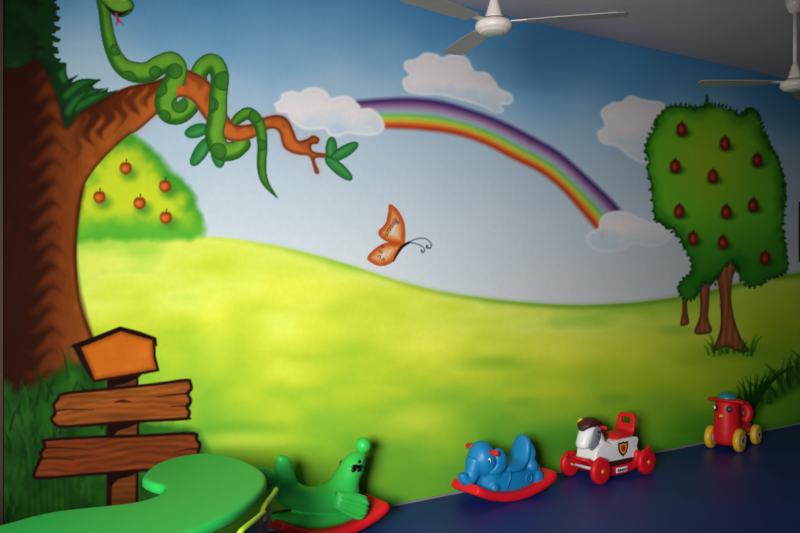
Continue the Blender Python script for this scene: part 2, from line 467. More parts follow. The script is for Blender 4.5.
K_BUSHF = key('foliage', K_BUSH, None)
bush = [(60, 240), (66, 190), (84, 160), (106, 142), (126, 131), (140, 139), (152, 149), (162, 158), (170, 170), (184, 182), (192, 192), (198, 206), (203, 222), (200, 238), (160, 240), (110, 240)]
def bushc(X, Y, sd):
    n_ = fbm(X, Y, 14, 61) - 0.5
    c = lerp((58, 146, 40), (190, 206, 40), sst(0, 26, sd + n_ * 18))
    return lerp(c, (90, 172, 46), sst(205, 234, Y) * 0.8)
fill(bush, bushc, K_BUSHF, 7.0, rough=2.5, rsc=9)
for (x, y) in ((125.7, 168), (165, 186), (99.4, 197), (139.6, 203), (165.8, 217.5)): apple(x, y, 6.5, key('apple', K_BUSH, None), (196, 82, 24))

# ---- big tree on the left: foliage, trunk with branch
K_TREE = key('painted_tree', None, 'huge painted tree trunk with a long branch reaching right')
K_LEAFY = key('foliage', K_TREE, None); K_TRUNK = key('trunk', K_TREE, None)
def folc(X, Y, sd):
    n_ = fbm(X, Y, 16, 71)
    c = lerp((12, 36, 16), (30, 84, 28), n_ * 0.8 + sst(44, 100, X) * 0.5 - 0.2)
    return lerp((12, 40, 18), c, sst(0, 4, sd) * 0.7 + 0.3)
jag = [(-40, -140), (40, -130), (70, -90), (56, -60), (64, -40), (50, -20), (58, -6), (54, 3), (57, 14), (48, 17), (54, 22), (49, 31), (53, 37), (47, 44), (54, 54), (57, 62), (66, 63), (62, 72), (68, 79), (78, 75), (72, 82), (86, 79), (100, 80), (92, 86), (99, 92), (108, 88), (107, 93), (118, 90), (104, 106), (84, 124), (60, 140), (20, 100), (-40, 90)]
fill(jag, folc, K_LEAFY, 1.6, 0, rough=0.8, rsc=4)
for i in range(46):
    y = -70 + i * 2.9; x = 52 + 5 * math.sin(i * 1.7)
    if y < 62: strokes([(x - 8, y - 3), (x, y), (x + 2 + random.random() * 2.5, y + 2 - random.random() * 4)], [5.2, 4.6, 1.6], (18, 52, 20), K_LEAFY)
for (a, b, cc) in (((66, 96), (80, 84), (99, 81)), ((64, 80), (62, 74), (66, 64)), ((72, 104), (84, 94), (104, 89)), ((76, 108), (94, 98), (112, 92)), ((68, 112), (76, 100), (92, 88))):
    strokes([a, b, cc], [9, 9, 0.6], lambda X, Y, sd, si, al: lerp((20, 62, 26), (40, 100, 40), sst(0, 4, sd)), K_LEAFY, line=(24, 66, 28), lw=0.6)

branch = [(-40, 64), (-10, 66), (16, 67.5), (28, 63), (37.5, 60), (46, 72), (53, 87), (60, 106), (66, 128), (79, 113.5), (100, 101), (125.7, 87.5), (155.7, 80.7), (172, 73), (185, 69.5), (198, 74), (209, 82), (219, 99), (227, 115), (236, 124.5), (251.7, 123.7), (264, 117.5), (278.5, 115), (288, 120), (294, 132), (298, 140.5), (306.6, 138.8), (313, 135.5), (319, 138.5), (317.5, 143.5), (311.5, 145), (313.5, 151.5), (329.5, 154.4), (329.5, 158.2), (315, 158.5), (319, 172), (314.8, 172.5), (309.5, 157), (300, 155), (291, 152.5), (283, 146.5), (279.5, 134), (274.5, 129), (266.5, 130), (255, 137), (240.5, 141.6), (227, 140), (216, 132), (204, 118), (194.6, 104.5), (186, 98), (175, 99), (158, 113), (138.5, 130), (127.6, 136), (109, 153), (93.8, 170), (84, 187), (80, 208), (77, 237), (76.5, 262), (80, 300), (90, 330), (100, 352), (112, 378), (118, 400), (60, 410), (-40, 410)]
BR = cr(branch, 6, True)
def barkc(X, Y, sd):
    n_ = fbm(X, Y, 22, 81) - 0.5; fine = fbm(X, Y * 0.5, 7, 85) - 0.5
    # trunk: scalloped dark half on the left, lighter right edge
    tri = np.abs(((Y + 7 * np.sin(X * 0.15)) / 21.0) % 1.0 - 0.5) * 2
    edge = 36 + 20 * tri ** 1.2 + n_ * 18 - sst(330, 390, Y) * 10
    dark_t = 1 - sst(-15, 15, X - edge)
    # branch: dark wedge teeth along the upper side
    lower = np.interp(X, [60, 84, 94, 128, 158, 175, 195, 216, 240, 262, 280, 300, 330], [230, 187, 170, 136, 113, 99, 104, 132, 141, 133, 134, 155, 158])
    upper = np.interp(X, [60, 68, 80, 101, 126, 156, 185, 207, 225, 236, 252, 264, 279, 294, 300, 330], [110, 129, 113, 101, 87, 81, 70, 80, 112, 124, 124, 117, 115, 132, 140, 154])
    v = (Y - upper) / (lower - upper + 1e-3)
    tb = np.abs(((X + 5 * np.sin(Y * 0.2)) / 15.0) % 1.0 - 0.5) * 2
    dark_b = (1 - sst(-0.2, 0.2, v - (0.22 + 0.36 * tb + n_ * 0.5))) * (1 - sst(150, 235, X) * 0.65)
    wb = sst(66, 92, X)
    dark = dark_t * (1 - wb) + dark_b * wb
    base = lerp((140, 70, 24), (192, 98, 40), sst(80, 200, X) + fine * 0.3)
    base = lerp((78, 30, 10), base, sst(20, 100, X))
    c = lerp(base, lerp((40, 14, 6), (110, 44, 16), sst(40, 190, X)), dark * 0.85)
    c = lerp((52, 18, 8), c, sst(-1, 5, sd) * 0.75 + 0.25)
    return c * (1 + fine[..., None] * 0.16)
# orange airbrush halo along the branch
slh = sl_of(BR, 8); hd = sdpoly(BR, PX[slh], PY[slh])
put(slh, np.exp(-np.clip(-hd, 0, None) / 3.5) * (hd < 0) * 0.22 * sst(90, 170, PX[slh]), (208, 120, 90))
fill(branch, barkc, K_TRUNK, 1.4, 6)
strokes([(96, 352), (86, 320), (78, 285), (75, 250), (78, 215), (84, 187)], [5, 5, 4, 4, 4, 4], (60, 24, 10), K_TRUNK, soft=4, alpha=0.6)

# ---- painted leaves on the branch
def leaf(a, b, w, k, bend=0.0):
    a = np.array(a, float); b = np.array(b, float); d = b - a; n_ = np.array([-d[1], d[0]]) / np.linalg.norm(d); mid = (a + b) / 2 + n_ * bend
    strokes([a, a * .7 + mid * .3, mid, b * .7 + mid * .3, b], [1.0, w, w * 1.3, w * .9, 0.5], lambda X, Y, sd, si, al: lerp(lerp((30, 100, 48), (66, 146, 74), sst(0, w * .55, sd)), (36, 112, 54), (si > 0) * 0.5), k, line=(28, 86, 46), lw=0.8)
K_TW = key('painted_leaf_sprig', None, 'three green painted leaves at the tip of the branch')
for a, b in (((331, 158.5), (331.5, 138)), ((331, 159.5), (357.5, 143.5)), ((326, 158), (351.5, 179.5))): leaf(a, b, 9.0, key('leaf', K_TW, None))
K_TW2 = key('painted_leaf_sprig', None, 'three green painted leaves under the snake loop on the branch')
for a, b in (((206, 128), (186.5, 134)), ((209, 139), (192, 165)), ((216, 146), (220, 166))): leaf(a, b, 10.5, key('leaf', K_TW2, None))

# ---- snake
K_SNAKE = key('painted_snake', None, 'green spotted painted snake coiled round the branch')
K_SBODY = key('body', K_SNAKE, None); K_SHEAD = key('head', K_SNAKE, None); K_TONG = key('tongue', K_SNAKE, 'forked red tongue')
def snk(X, Y, sd, si, al):
    c = lerp((44, 98, 28), (102, 160, 46), sst(0, 8, sd - si * 0.35))
    return c * (1 + (fbm(X, Y, 6, 90) - 0.5)[..., None] * 0.12)
inbr = lambda X, Y: np.clip(sdpoly(BR[::2], X, Y) + 0.5, 0, 1)
SL = (30, 78, 26)
def snake_part(pts, w, ex, spots):
    sl, best = strokes(pts, w, snk, K_SBODY, line=SL, lw=1.0, excl=ex)
    X, Y = PX[sl], PY[sl]; e_ = 1 - ex(X, Y) if ex else 1.0
    for (x, y, r) in spots:
        d = np.sqrt((X - x) ** 2 + (Y - y) ** 2)
        put(sl, np.clip(r - d + .5, 0, 1) * np.clip(best - 0.8, 0, 1) * e_ * 0.8, (50, 110, 36), None)
        put(sl, np.exp(-((d - r) / 0.8) ** 2) * np.clip(best - 0.8, 0, 1) * e_ * 0.8, (28, 78, 30), None)
q3 = lambda a, b: (80 + a / 4.1, b / 4.1)
q4 = lambda a, b: (180 + a / 3.555, 50 + b / 3.555)
snake_part([q4(190, 262), q4(212, 240), q4(245, 226), q4(280, 262), q4(292, 330), q4(290, 420), q4(305, 475), q4(346, 526)], [8, 11, 12, 11.5, 10, 9, 6.5, 0.8], lambda X, Y: inbr(X, Y) * (X < 246), [(q4(268, 235) + (6.5,)), (q4(288, 338) + (5,))])
snake_part([q3(488, 330), q3(490, 295), q3(520, 262), q3(552, 262), q3(572, 310), q3(566, 400), q4(132, 235), q4(122, 300), q4(145, 355), q4(190, 358), q4(222, 335)], [15, 17, 18, 18, 18, 18, 19, 19, 20, 18, 16], lambda X, Y: inbr(X, Y) * np.clip(((X < 207.5) & (Y < 104)).astype(float) + ((X > 227) & (Y > 112)), 0, 1), [(q3(588, 332) + (9,)), (q3(535, 430) + (7.5,)), (q4(135, 360) + (8,)), (q4(104, 195) + (6,))])
snake_part([(100, -8), (104, 10), (105.7, 22), (108, 36), (113, 52), (121, 65), (133, 72), (148, 72), (160, 65), (171, 61.5), (177, 69), (174, 81), (168, 92), (165.5, 103), (170, 112), (179, 113), (188, 107), (195, 98)], [11, 11.5, 12.2, 13, 14.5, 17, 20, 20.5, 20, 19.5, 20, 21, 21.5, 22, 23, 22, 20, 18], lambda X, Y: inbr(X, Y) * ((X > 177) & (Y > 86)), [(q3(145, 205) + (5.5,)), (q3(195, 325) + (8,)), (q3(308, 295) + (5.6,)), (q3(388, 292) + (7.3,)), (q3(328, 366) + (6.6,)), (q3(408, 430) + (7.6,)), (q3(345, 478) + (6,))])
head = [(95, -6), (96, -16), (104, -22), (116, -16), (126, -6), (133, 3), (133.5, 8), (129, 14), (121, 17.3), (114, 16), (108, 10), (103, 4)]
fill(head, lambda X, Y, sd: lerp((58, 120, 36), (112, 168, 54), sst(0, 6, sd)), K_SHEAD, 1.0, 8, line=SL)
fill([(106, 7), (114, 11), (122, 12.5), (131, 9.5), (122, 15.5), (114, 15)], (26, 22, 22), K_SHEAD, 0.9)
strokes([(131, 9), (122, 11.8), (113, 10), (106, 5)], 1.0, SL, K_SHEAD)
dab(124, -3, 4.5, 4.5, (240, 240, 236), 1.0); dab(125, -3, 2, 2.5, (10, 10, 10), 1.0)
strokes([(116, 14), (117.2, 18), (118, 21)], [2.4, 2.4, 2.2], (198, 40, 78), K_TONG)
strokes([(117.6, 20), (116.8, 23), (116.4, 26.5)], [2.2, 1.6, 0.5], (198, 40, 78), K_TONG); strokes([(117.8, 20), (120.5, 22.5), (123.4, 25)], [2.2, 1.6, 0.5], (198, 40, 78), K_TONG)

# ---- butterfly
K_BF = key('painted_butterfly', None, 'orange painted butterfly with curled antennae in the middle of the sky')
b6 = lambda L: [(360 + a / 6.66, 195 + b / 6.66) for a, b in L]
def wingc(c0):
    def f(X, Y, sd):
        t_ = sst(4.5, 9.5, sd); c = lerp((184, 80, 32), (206, 132, 70), sst(2.2, 5.0, sd)); c = lerp(c, (206, 190, 172), t_)
        return lerp(c, (196, 120, 60), (np.sin((X - c0[0]) * 1.3 + (Y - c0[1]) * 0.5) > 0.7) * t_ * 0.5)
    return f
k1 = key('wing', K_BF, None); k2 = key('wing', K_BF, None); k3 = key('body', K_BF, 'black curved body with two antennae')
fill(b6([(195, 63), (236, 85), (275, 140), (297, 210), (297, 320), (280, 332), (220, 322), (160, 300), (120, 250), (168, 190), (186, 120)]), wingc((390, 230)), k1, 1.0, 8, line=(150, 62, 30), lw=0.8)
fill(b6([(285, 335), (250, 395), (218, 442), (170, 468), (110, 468), (48, 425), (85, 370), (150, 326), (210, 318)]), wingc((380, 255)), k2, 1.0, 8, line=(150, 62, 30), lw=0.8)
for (x, y) in b6([(238, 178), (224, 190), (210, 208), (196, 228), (184, 246), (176, 268), (232, 166), (250, 184), (150, 345), (138, 380), (128, 412), (154, 432)]):
    strokes([(x - 1.6, y + .4), (x - .6, y - 1.3), (x + .9, y - .8), (x + 1, y + .7), (x + .1, y + .9)], 0.7, (54, 40, 44), None, smooth=4)
strokes(b6([(222, 443), (245, 395), (280, 345), (325, 316)]), [0.8, 2.0, 2.6, 2.4], (18, 14, 22), k3)
strokes(b6([(325, 316), (370, 293), (430, 290), (470, 320), (468, 352), (445, 350), (445, 338)]), [0.8, .8, .8, .9, 1.1, 1.6, 1.9], (34, 34, 44), k3)
strokes(b6([(325, 316), (375, 325), (420, 348), (428, 375), (414, 382), (408, 370)]), [0.8, .8, .8, .9, 1.3, 1.8], (34, 34, 44), k3)

# ---- apple tree on the right, two slim trunks beside it
K_AT = key('painted_apple_tree', None, 'large painted apple tree with red apples on the right of the mural')
K_CROWN = key('crown', K_AT, None); KT = [key('trunk', K_AT, None), key('trunk', K_AT, None), key('trunk', K_AT, None)]
crown = [(658, 117), (667, 108), (676, 106), (685, 105.5), (696, 107), (704.5, 106), (706.6, 96.5), (709, 104), (715, 105.5), (722, 106), (730, 109), (742, 113), (748, 109), (752.6, 110), (757, 114), (760, 120), (763, 128), (767, 138), (771, 148), (777, 158), (781, 170), (784.5, 185), (784.5, 206), (783, 224), (784, 238), (786, 250), (787.4, 263), (784.5, 273), (777, 276), (769, 278), (760, 285), (749, 286.5), (740, 280), (733, 264), (722, 270), (715, 284), (706, 283), (700, 290), (694, 298), (687, 300), (681, 295), (679, 286), (683, 278), (690, 272), (690, 260), (684, 248), (677, 236), (667, 228), (660, 222), (655, 219), (652, 200), (649, 179), (646, 160), (645.5, 146), (650, 134), (654, 125)]
def trunkc(x0):
    def f(X, Y, sd):
        n_ = np.sin((X - x0) * 1.1 + fbm(X, Y, 20, 95) * 6)
        c = lerp((112, 58, 34), (168, 100, 60), sst(0, 5, sd) * 0.7 + n_ * 0.25)
        return lerp(c, (74, 36, 20), 1 - sst(0, 2, sd))
    return f
fill([(682.5, 296), (686.5, 296), (687, 310), (689, 322), (686, 325), (680, 325), (682, 312)], trunkc(684), KT[2], 1.0, 4)
fill([(698, 275), (709, 275), (709, 300), (708, 318), (712, 330), (706, 334), (694, 333), (699, 318), (700, 300)], trunkc(703), KT[1], 1.0, 4)
fill([(713, 262), (736, 262), (732, 280), (731, 300), (735, 322), (742, 340), (749, 351), (738, 352), (726, 347), (715, 351), (713, 350), (720, 328), (720, 304), (718, 285)], trunkc(726), KT[0], 1.0, 5)
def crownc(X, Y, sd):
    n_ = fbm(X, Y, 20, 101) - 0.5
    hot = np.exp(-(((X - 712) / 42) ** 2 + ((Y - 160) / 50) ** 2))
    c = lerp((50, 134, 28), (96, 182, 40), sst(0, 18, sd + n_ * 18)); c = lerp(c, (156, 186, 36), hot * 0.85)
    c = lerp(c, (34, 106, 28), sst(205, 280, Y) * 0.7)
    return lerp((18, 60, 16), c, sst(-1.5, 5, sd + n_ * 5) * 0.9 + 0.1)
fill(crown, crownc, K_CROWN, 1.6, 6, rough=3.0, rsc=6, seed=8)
CRP = cr(crown, 2, True)
for i, (x, y) in enumerate(CRP):     # leafy fringe
    a = math.atan2(y - 195, x - 715) + random.uniform(-.7, .7)
    strokes([(x, y), (x + 1.3 * math.cos(a), y + 1.3 * math.sin(a)), (x + 2.4 * math.cos(a + .3), y + 2.4 * math.sin(a + .3) - .5)], [2.4, 1.9, 0.6], (26, 78, 20), K_CROWN, smooth=3)
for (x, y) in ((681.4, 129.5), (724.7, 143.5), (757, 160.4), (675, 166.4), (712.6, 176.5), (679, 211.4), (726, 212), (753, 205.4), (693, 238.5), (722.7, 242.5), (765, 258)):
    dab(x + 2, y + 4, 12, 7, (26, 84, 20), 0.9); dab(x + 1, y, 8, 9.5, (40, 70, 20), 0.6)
    def af(X, Y, sd, x=x, y=y): return lerp(lerp((92, 24, 18), (160, 40, 28), sst(0, 4.5, sd)), (206, 104, 74), np.exp(-(((X - x + 1) / 1.6) ** 2 + ((Y - y) / 2.4) ** 2)) * 0.7)
    ka = key('apple', K_AT, None)
    fill([(x + 5.2 * math.cos(a), y + 7.0 * math.sin(a)) for a in np.linspace(0, 2 * math.pi, 11)[:-1]], af, ka, 2.4)
    strokes([(x, y - 5), (x + .6, y - 8.5)], [0.8, 1.1], (40, 40, 20), ka)

# ---- painted grass
def blade(x, y, dx, dy, w, col, k=None):
    strokes([(x, y), (x + dx * .35, y + dy * .6), (x + dx, y + dy)], [w, w * .8, .3], col, k, soft=1.8, smooth=4, alpha=0.8)
K_GR = key('painted_grass_tuft', None, 'dark painted grass fronds low on the right of the mural')
for i in range(26):
    t_ = i / 25; x = 734 + 64 * t_; y = 412 - 34 * t_ + random.uniform(-3, 3)
    dab(x, y + 4, 12, 10, (52, 104, 26), 0.35)
for i in range(60):
    t_ = random.random(); x = 732 + 74 * t_; y = 420 - 46 * t_ + random.uniform(-4, 8)
    blade(x, y, random.uniform(-16, 6), -random.uniform(12, 30), 2.6, random.choice([(34, 86, 22), (24, 66, 18), (60, 116, 30)]), K_GR)
for i in range(8): strokes([(742 + i * 2, 425 - i * 3), (746 + i * 4, 400 - i * 3), (742 + i * 8, 378 - i * 2)], [3, 3, .4], (26, 70, 18), K_GR)
K_GR2 = key('painted_grass_tuft', None, 'short painted grass blades at the foot of the apple tree')
for i in range(24):
    x = random.uniform(706, 756); blade(x, 353 + random.uniform(-2, 3), (x - 732) * .25 + random.uniform(-4, 4), -random.uniform(5, 18) * (0.5 + abs(x - 732) / 26), 2.0, random.choice([(44, 104, 26), (34, 84, 20)]), K_GR2)
K_GR3 = key('painted_grass_tuft', None, 'dark green painted grass around the foot of the big left trunk')
gp = [(-5, 398), (20, 392), (45, 380), (60, 368), (76, 362), (92, 366), (110, 382), (124, 396), (142, 420), (170, 424), (200, 436), (206, 470), (180, 520), (100, 560), (-5, 620)]
def gcol(X, Y, sd):
    n_ = fbm(X, Y, 18, 111)
    c = lerp((20, 58, 16), (44, 104, 30), n_ * 1.2 - 0.2 + sst(90, 180, X) * 0.55)
    return c
fill(gp, gcol, K_GR3, 9.0, 6, rough=3, rsc=10)
for i in range(90):
    x = random.uniform(2, 130); top = np.interp(x, [0, 45, 76, 110, 130], [398, 380, 364, 384, 402])
    y = top + random.choice([6, 10, 40, 70, 100]) + random.uniform(0, 30)
    blade(x, y, random.uniform(-14, 16), -random.uniform(14, 40), 3.0, random.choice([(20, 58, 16), (34, 86, 26), (16, 44, 14), (28, 74, 22)]), K_GR3)
for i in range(8):
    strokes([(30 + i * 6, 520), (26 + i * 6, 460 - 4 * i), (14 + i * 9, 420 + 4 * i)], [4, 4, .5], (18, 52, 16), K_GR3, soft=2.5, alpha=.5)

# ---- signpost
K_SIGN = key('painted_signpost', None, 'painted wooden signpost with a house shaped board and two blank planks')
s2 = lambda L: [(a / 2.29, 300 + b / 2.29) for a, b in L]
def wood(base, seed, hgt):
    def f(X, Y, sd):
        yy = Y + X * 0.05
        gr = np.sin(yy * 0.9 + fbm(X, yy * 2, 46, seed) * 14)
        n_ = fbm(X * 0.25, yy * 2, 10, seed + 3) - 0.5
        c = np.asarray(base, float) * (1 + 0.10 * gr + 0.4 * n_)[..., None]
        return lerp((40, 14, 6), c, sst(0, 4, sd) * 0.8 + 0.2)
    return f
kp = key('post', K_SIGN, None)
fill([(108, 376), (138, 372), (139, 440), (137, 530), (107, 530)], wood((104, 54, 24), 121, 1), kp, 1.0, 0, line=(28, 10, 6), lw=1.6)
fill([(107, 374), (116, 374), (113, 420), (111, 530), (106, 530)], (38, 14, 8), kp, 1.4, 0)
fill(s2([(250, 282), (316, 278), (300, 290), (270, 300), (252, 316)]), (24, 8, 6), kp, 1.6, 4)
fill(s2([(250, 395), (316, 390), (300, 402), (268, 412), (252, 428)]), (24, 8, 6), kp, 1.6, 4)
fill(s2([(250, 182), (322, 170), (300, 186), (262, 196)]), (24, 8, 6), kp, 1.6, 4)
kb = key('board', K_SIGN, 'orange house shaped board with a black roof edge')
fill(s2([(166, 106), (184, 100), (186, 112), (212, 186), (206, 180)]), (24, 12, 10), kb, 1.2, 0)
fill(s2([(178, 106), (276, 66), (354, 88), (356, 130), (364, 162), (290, 176), (214, 188), (198, 150)]), lambda X, Y, sd: lerp((128, 58, 12), lerp((180, 88, 20), (200, 108, 30), fbm(X, Y, 16, 131)), sst(0, 8, sd)), kb, 1.2, 0, line=(34, 14, 8), lw=1.8)
strokes(s2([(168, 106), (222, 86), (275, 65), (318, 76), (354, 89), (358, 104)]), [4.0, 4, 4, 4, 3.6, 1.5], (22, 10, 10), kb, smooth=0)
kq = key('plank', K_SIGN, None)
fill(s2([(120, 240), (130, 226), (146, 212), (250, 201), (360, 190), (428, 181), (438, 190), (440, 204), (432, 214), (438, 226), (437, 238), (430, 244), (436, 256), (433, 268), (426, 274), (300, 281), (200, 289), (140, 292), (124, 286), (115, 272), (124, 258)]), wood((132, 68, 26), 141, 1), kq, 1.2, 4, line=(34, 12, 8), lw=2.0)
strokes(s2([(122, 256), (160, 250), (215, 252)]), [1.6, 1.2, .4], (40, 14, 8), kq); strokes(s2([(434, 214), (400, 216), (360, 222)]), [1.6, 1.2, .4], (40, 14, 8), kq); strokes(s2([(434, 244), (410, 243), (390, 246)]), [1.4, 1, .4], (40, 14, 8), kq)
strokes(s2([(262, 234), (280, 231), (300, 233)]), [1, 3.4, 1], (70, 30, 14), kq)
kr = key('plank', K_SIGN, None)
fill(s2([(76, 396), (86, 372), (92, 360), (90, 348), (100, 338), (98, 326), (106, 318), (200, 312), (330, 308), (442, 303), (452, 318), (460, 330), (456, 348), (458, 370), (440, 386), (330, 392), (200, 402), (88, 410)]), wood((112, 52, 20), 151, 1), kr, 1.2, 4, line=(30, 10, 8), lw=2.0)
strokes(s2([(96, 340), (140, 338), (200, 342)]), [1.6, 1.2, .4], (38, 12, 8), kr); strokes(s2([(88, 364), (130, 362), (170, 366)]), [1.6, 1.2, .4], (38, 12, 8), kr); strokes(s2([(456, 340), (430, 342), (400, 348)]), [1.6, 1.2, .4], (38, 12, 8), kr)
dab(72, 466, 11, 8, (150, 40, 26), 0.55)

for lo_, hi_ in ((405, 445), (445, 999)):
    kx = key('post', K_SIGN, None); IDS[(IDS == kp) & (PY > lo_) & (PY <= hi_)] = kx

# ---- build the meshes
PT = paint_mat()
LIN = srgb(np.clip(CAN, 0, 255) / 255.0 * 1.0)
MUR_D = 0.002
BASE = np.array(W(0, 0, 0))
WXY = P0[None, :] + U[None, :] * SS[:, None] + N[None, :] * MUR_D          # per column
mural = thing('mural', 'airbrushed meadow mural covering the long wall above the floor', 'mural', W(SS[0], 0, 0.0))
org = np.array(mural.location)
face_id = IDS[:-1, :-1]
vi = (np.arange(NR)[:, None] * NC + np.arange(NC)[None, :])
Q = np.stack([vi[:-1, :-1], vi[:-1, 1:], vi[1:, 1:], vi[1:, :-1]], -1)
VX = np.stack([np.repeat(WXY[None, :, 0], NR, 0), np.repeat(WXY[None, :, 1], NR, 0), PZ], -1).reshape(-1, 3) - org
VC = np.concatenate([LIN.reshape(-1, 3), np.ones((NR * NC, 1))], 1).astype(np.float32)
def paint_mesh(name, quads, parent):
    u_, inv = np.unique(quads.reshape(-1), return_inverse=True)
    me = bpy.data.meshes.new(name); nq = len(quads)
    me.vertices.add(len(u_)); me.vertices.foreach_set('co', VX[u_].astype(np.float32).ravel())
    me.loops.add(nq * 4); me.loops.foreach_set('vertex_index', inv.astype(np.int32).ravel())
    me.polygons.add(nq); me.polygons.foreach_set('loop_start', (np.arange(nq) * 4).astype(np.int32))
    at = me.color_attributes.new('paint', 'FLOAT_COLOR', 'POINT'); at.data.foreach_set('color', VC[u_].ravel())
    me.materials.append(PT); me.update(calc_edges=True); me.validate()
    o = bpy.data.objects.new(name, me); COL.objects.link(o); o.parent = parent
    return o
made = {}
for i, (nm, par, lab) in enumerate(KEYS):
    kids = [j for j, q_ in enumerate(KEYS) if q_[1] == i]
    quads = Q[face_id == i]
    pobj = mural if par is None else made[par]
    if len(quads) == 0:
        if not kids: continue
        o = bpy.data.objects.new(nm, None); COL.objects.link(o); o.parent = pobj; o.empty_display_size = 0.05
    else: o = paint_mesh(nm, quads, pobj)
    if lab: o['label'] = lab
    made[i] = o
# ================================================================ the toys
P_green = mat('green_plastic', (46, 176, 70), 0.45, 0.3, 0.03, 30)
P_red = mat('red_plastic', (206, 20, 32), 0.45, 0.3, 0.04, 30)
P_blue = mat('blue_plastic', (16, 116, 172), 0.42, 0.3, 0.04, 30)
P_white = mat('white_plastic', (226, 224, 228), 0.38, 0.45, 0.02, 30)
P_grey = mat('grey_bridle_plastic', (126, 124, 138), 0.4, 0.45, 0.02, 30)
P_brown = mat('dark_brown_plastic', (64, 22, 22), 0.5, 0.4, 0.05, 30)
P_black = mat('black_plastic', (12, 12, 14), 0.35)
P_eye = mat('white_eye', (235, 235, 235), 0.3)
P_yellow = mat('yellow_plastic', (222, 176, 40), 0.4, 0.45, 0.04, 30)
P_teal = mat('teal_plastic', (20, 128, 140), 0.4, 0.45, 0.04, 30)
P_hub = mat('silver_hub', (196, 194, 206), 0.3, 0.5)
P_orange = mat('orange_print', (224, 142, 40), 0.5)
P_dred = mat('red_print', (170, 34, 24), 0.5)
P_ink = mat('dark_blue_print', (34, 36, 70), 0.5)

def rocker(name, half, rise, width, thick, m, parent, end=0.02):
    R = half * half / (2 * rise); rings = []; n_ = 34
    amax = math.asin(min(0.99, half / R))
    for i in range(n_ + 1):
        a = -amax + 2 * amax * i / n_
        t_ = abs(i / n_ * 2 - 1); w = width / 2 * (1 - 0.10 * max(0, (t_ - 0.85) / 0.15) ** 2)
        up = Vector((-math.sin(a), 0, math.cos(a))); c = Vector((R * math.sin(a), 0, R - R * math.cos(a))) + up * (thick / 2)
        ring = []
        rr = thick * 0.42
        for (sy, sz) in ((1, 1), (-1, 1), (-1, -1), (1, -1)):
            for k in range(4):
                b0 = {(1, 1): 0, (-1, 1): 90, (-1, -1): 180, (1, -1): 270}[(sy, sz)] + k * 30
                ring.append(c + Vector((0, sy * (w - rr) + rr * math.cos(math.radians(b0)), 0)) + up * (sz * (thick / 2 - rr) + rr * math.sin(math.radians(b0))))
        rings.append(ring)
    g = Geo().loft(rings)
    return g.obj(name, m, parent, bevel=0.006)

def floor_curve(half, rise, x):
    R = half * half / (2 * rise); return R - math.sqrt(R * R - x * x)

# ---- seal rocker
seal = thing('seal_rocker', 'green seal rocking toy balancing a ball, on a red rocker beside the green table', 'rocking toy', W(1.575, 0.2, 0), ROT)
rocker('rocker', 0.335, 0.088, 0.26, 0.052, P_red, seal).location.x = -0.04
g = Geo()
# boat shaped base on the rocker
rings = []
for i in range(15):
    x = -0.36 + 0.58 * i / 14; e = math.sin(math.pi * (i + 0.35) / 14.7) ** 0.5
    zb = floor_curve(0.335, 0.088, min(0.3, max(-0.3, x + 0.04))) + 0.035; zt = 0.14 + 0.1 * (x + 0.02) ** 2
    w = 0.105 * e
    rings.append([Vector((x, w * math.cos(a) * (1 if abs(math.cos(a)) < .7 else 1), (zt + zb) / 2 + max(0.02, (zt - zb) / 2) * math.sin(a))) for a in np.linspace(0, 2 * math.pi, 17)[:-1]])
g.loft(rings)
sp = cr([(-0.33, 0.31), (-0.26, 0.245), (-0.16, 0.195), (-0.05, 0.172), (0.02, 0.185), (0.065, 0.235), (0.1, 0.295), (0.13, 0.342), (0.165, 0.37), (0.195, 0.388)], 5)
rad = cr([(0.06, 0.05), (0.072, 0.066), (0.082, 0.066), (0.098, 0.08), (0.098, 0.086), (0.086, 0.076), (0.072, 0.064), (0.062, 0.056), (0.042, 0.038), (0.02, 0.018)], 5)
g.tube([(a, 0, b) for a, b in sp], [tuple(r) for r in rad], 24, side=(0, 1, 0))
g.ball((0.11, 0, 0.305), (0.066, 0.066, 0.09), (0, 0.6, 0)); g.ball((0.06, 0, 0.2), (0.09, 0.095, 0.1))
# tail flukes
for sy, tip in ((-1, (-0.318, -0.05, 0.452)), (1, (-0.40, 0.07, 0.385))):
    q = cr([(-0.27, sy * 0.01, 0.26), (-0.27 * .5 + tip[0] * .5 - .005, tip[1] * .5, 0.26 * .5 + tip[2] * .5 - .01), (tip[0], tip[1] * .9, tip[2] - .02), tip], 4)
    g.tube([tuple(p) for p in q], [tuple(r) for r in cr([(0.04, 0.06), (0.034, 0.052), (0.026, 0.038), (0.01, 0.018)], 4)], 14, side=(0.2, 1, 0.3))
body = g.obj('body', P_green, seal, remesh=0.0065, relax=9)
for sy in (-1, 1):   # ribbed flippers
    f = Geo(); base = Vector((-0.04, sy * 0.078, 0.198)); rings = []
    for i in range(9):
        t_ = i / 8; c = base + Vector((0.165 * t_, sy * (0.045 * t_ ** 0.6 + 0.012), -0.07 * t_)); w = 0.04 + 0.024 * math.sin(t_ * 2.3) - (0.022 if i == 8 else 0)
        dirw = Vector((0.32, 0, 0.95)); nrm = Vector((0, sy, 0)); ring = []
        for k in range(40):
            a = 2 * math.pi * k / 40; th = (0.02 - 0.007 * t_) * (1 + (0.45 * math.cos(9 * math.acos(max(-1, min(1, math.cos(a))))) if t_ > .15 else 0))
            ring.append(c + dirw * (w * math.cos(a)) + nrm * (th * math.sin(a)))
        rings.append(ring)
    f.loft(rings); f.obj('flipper', P_green, seal)
b = Geo().ball((0.19, 0, 0.431), 0.042, nu=28, nv=18).obj('ball', P_green, seal)
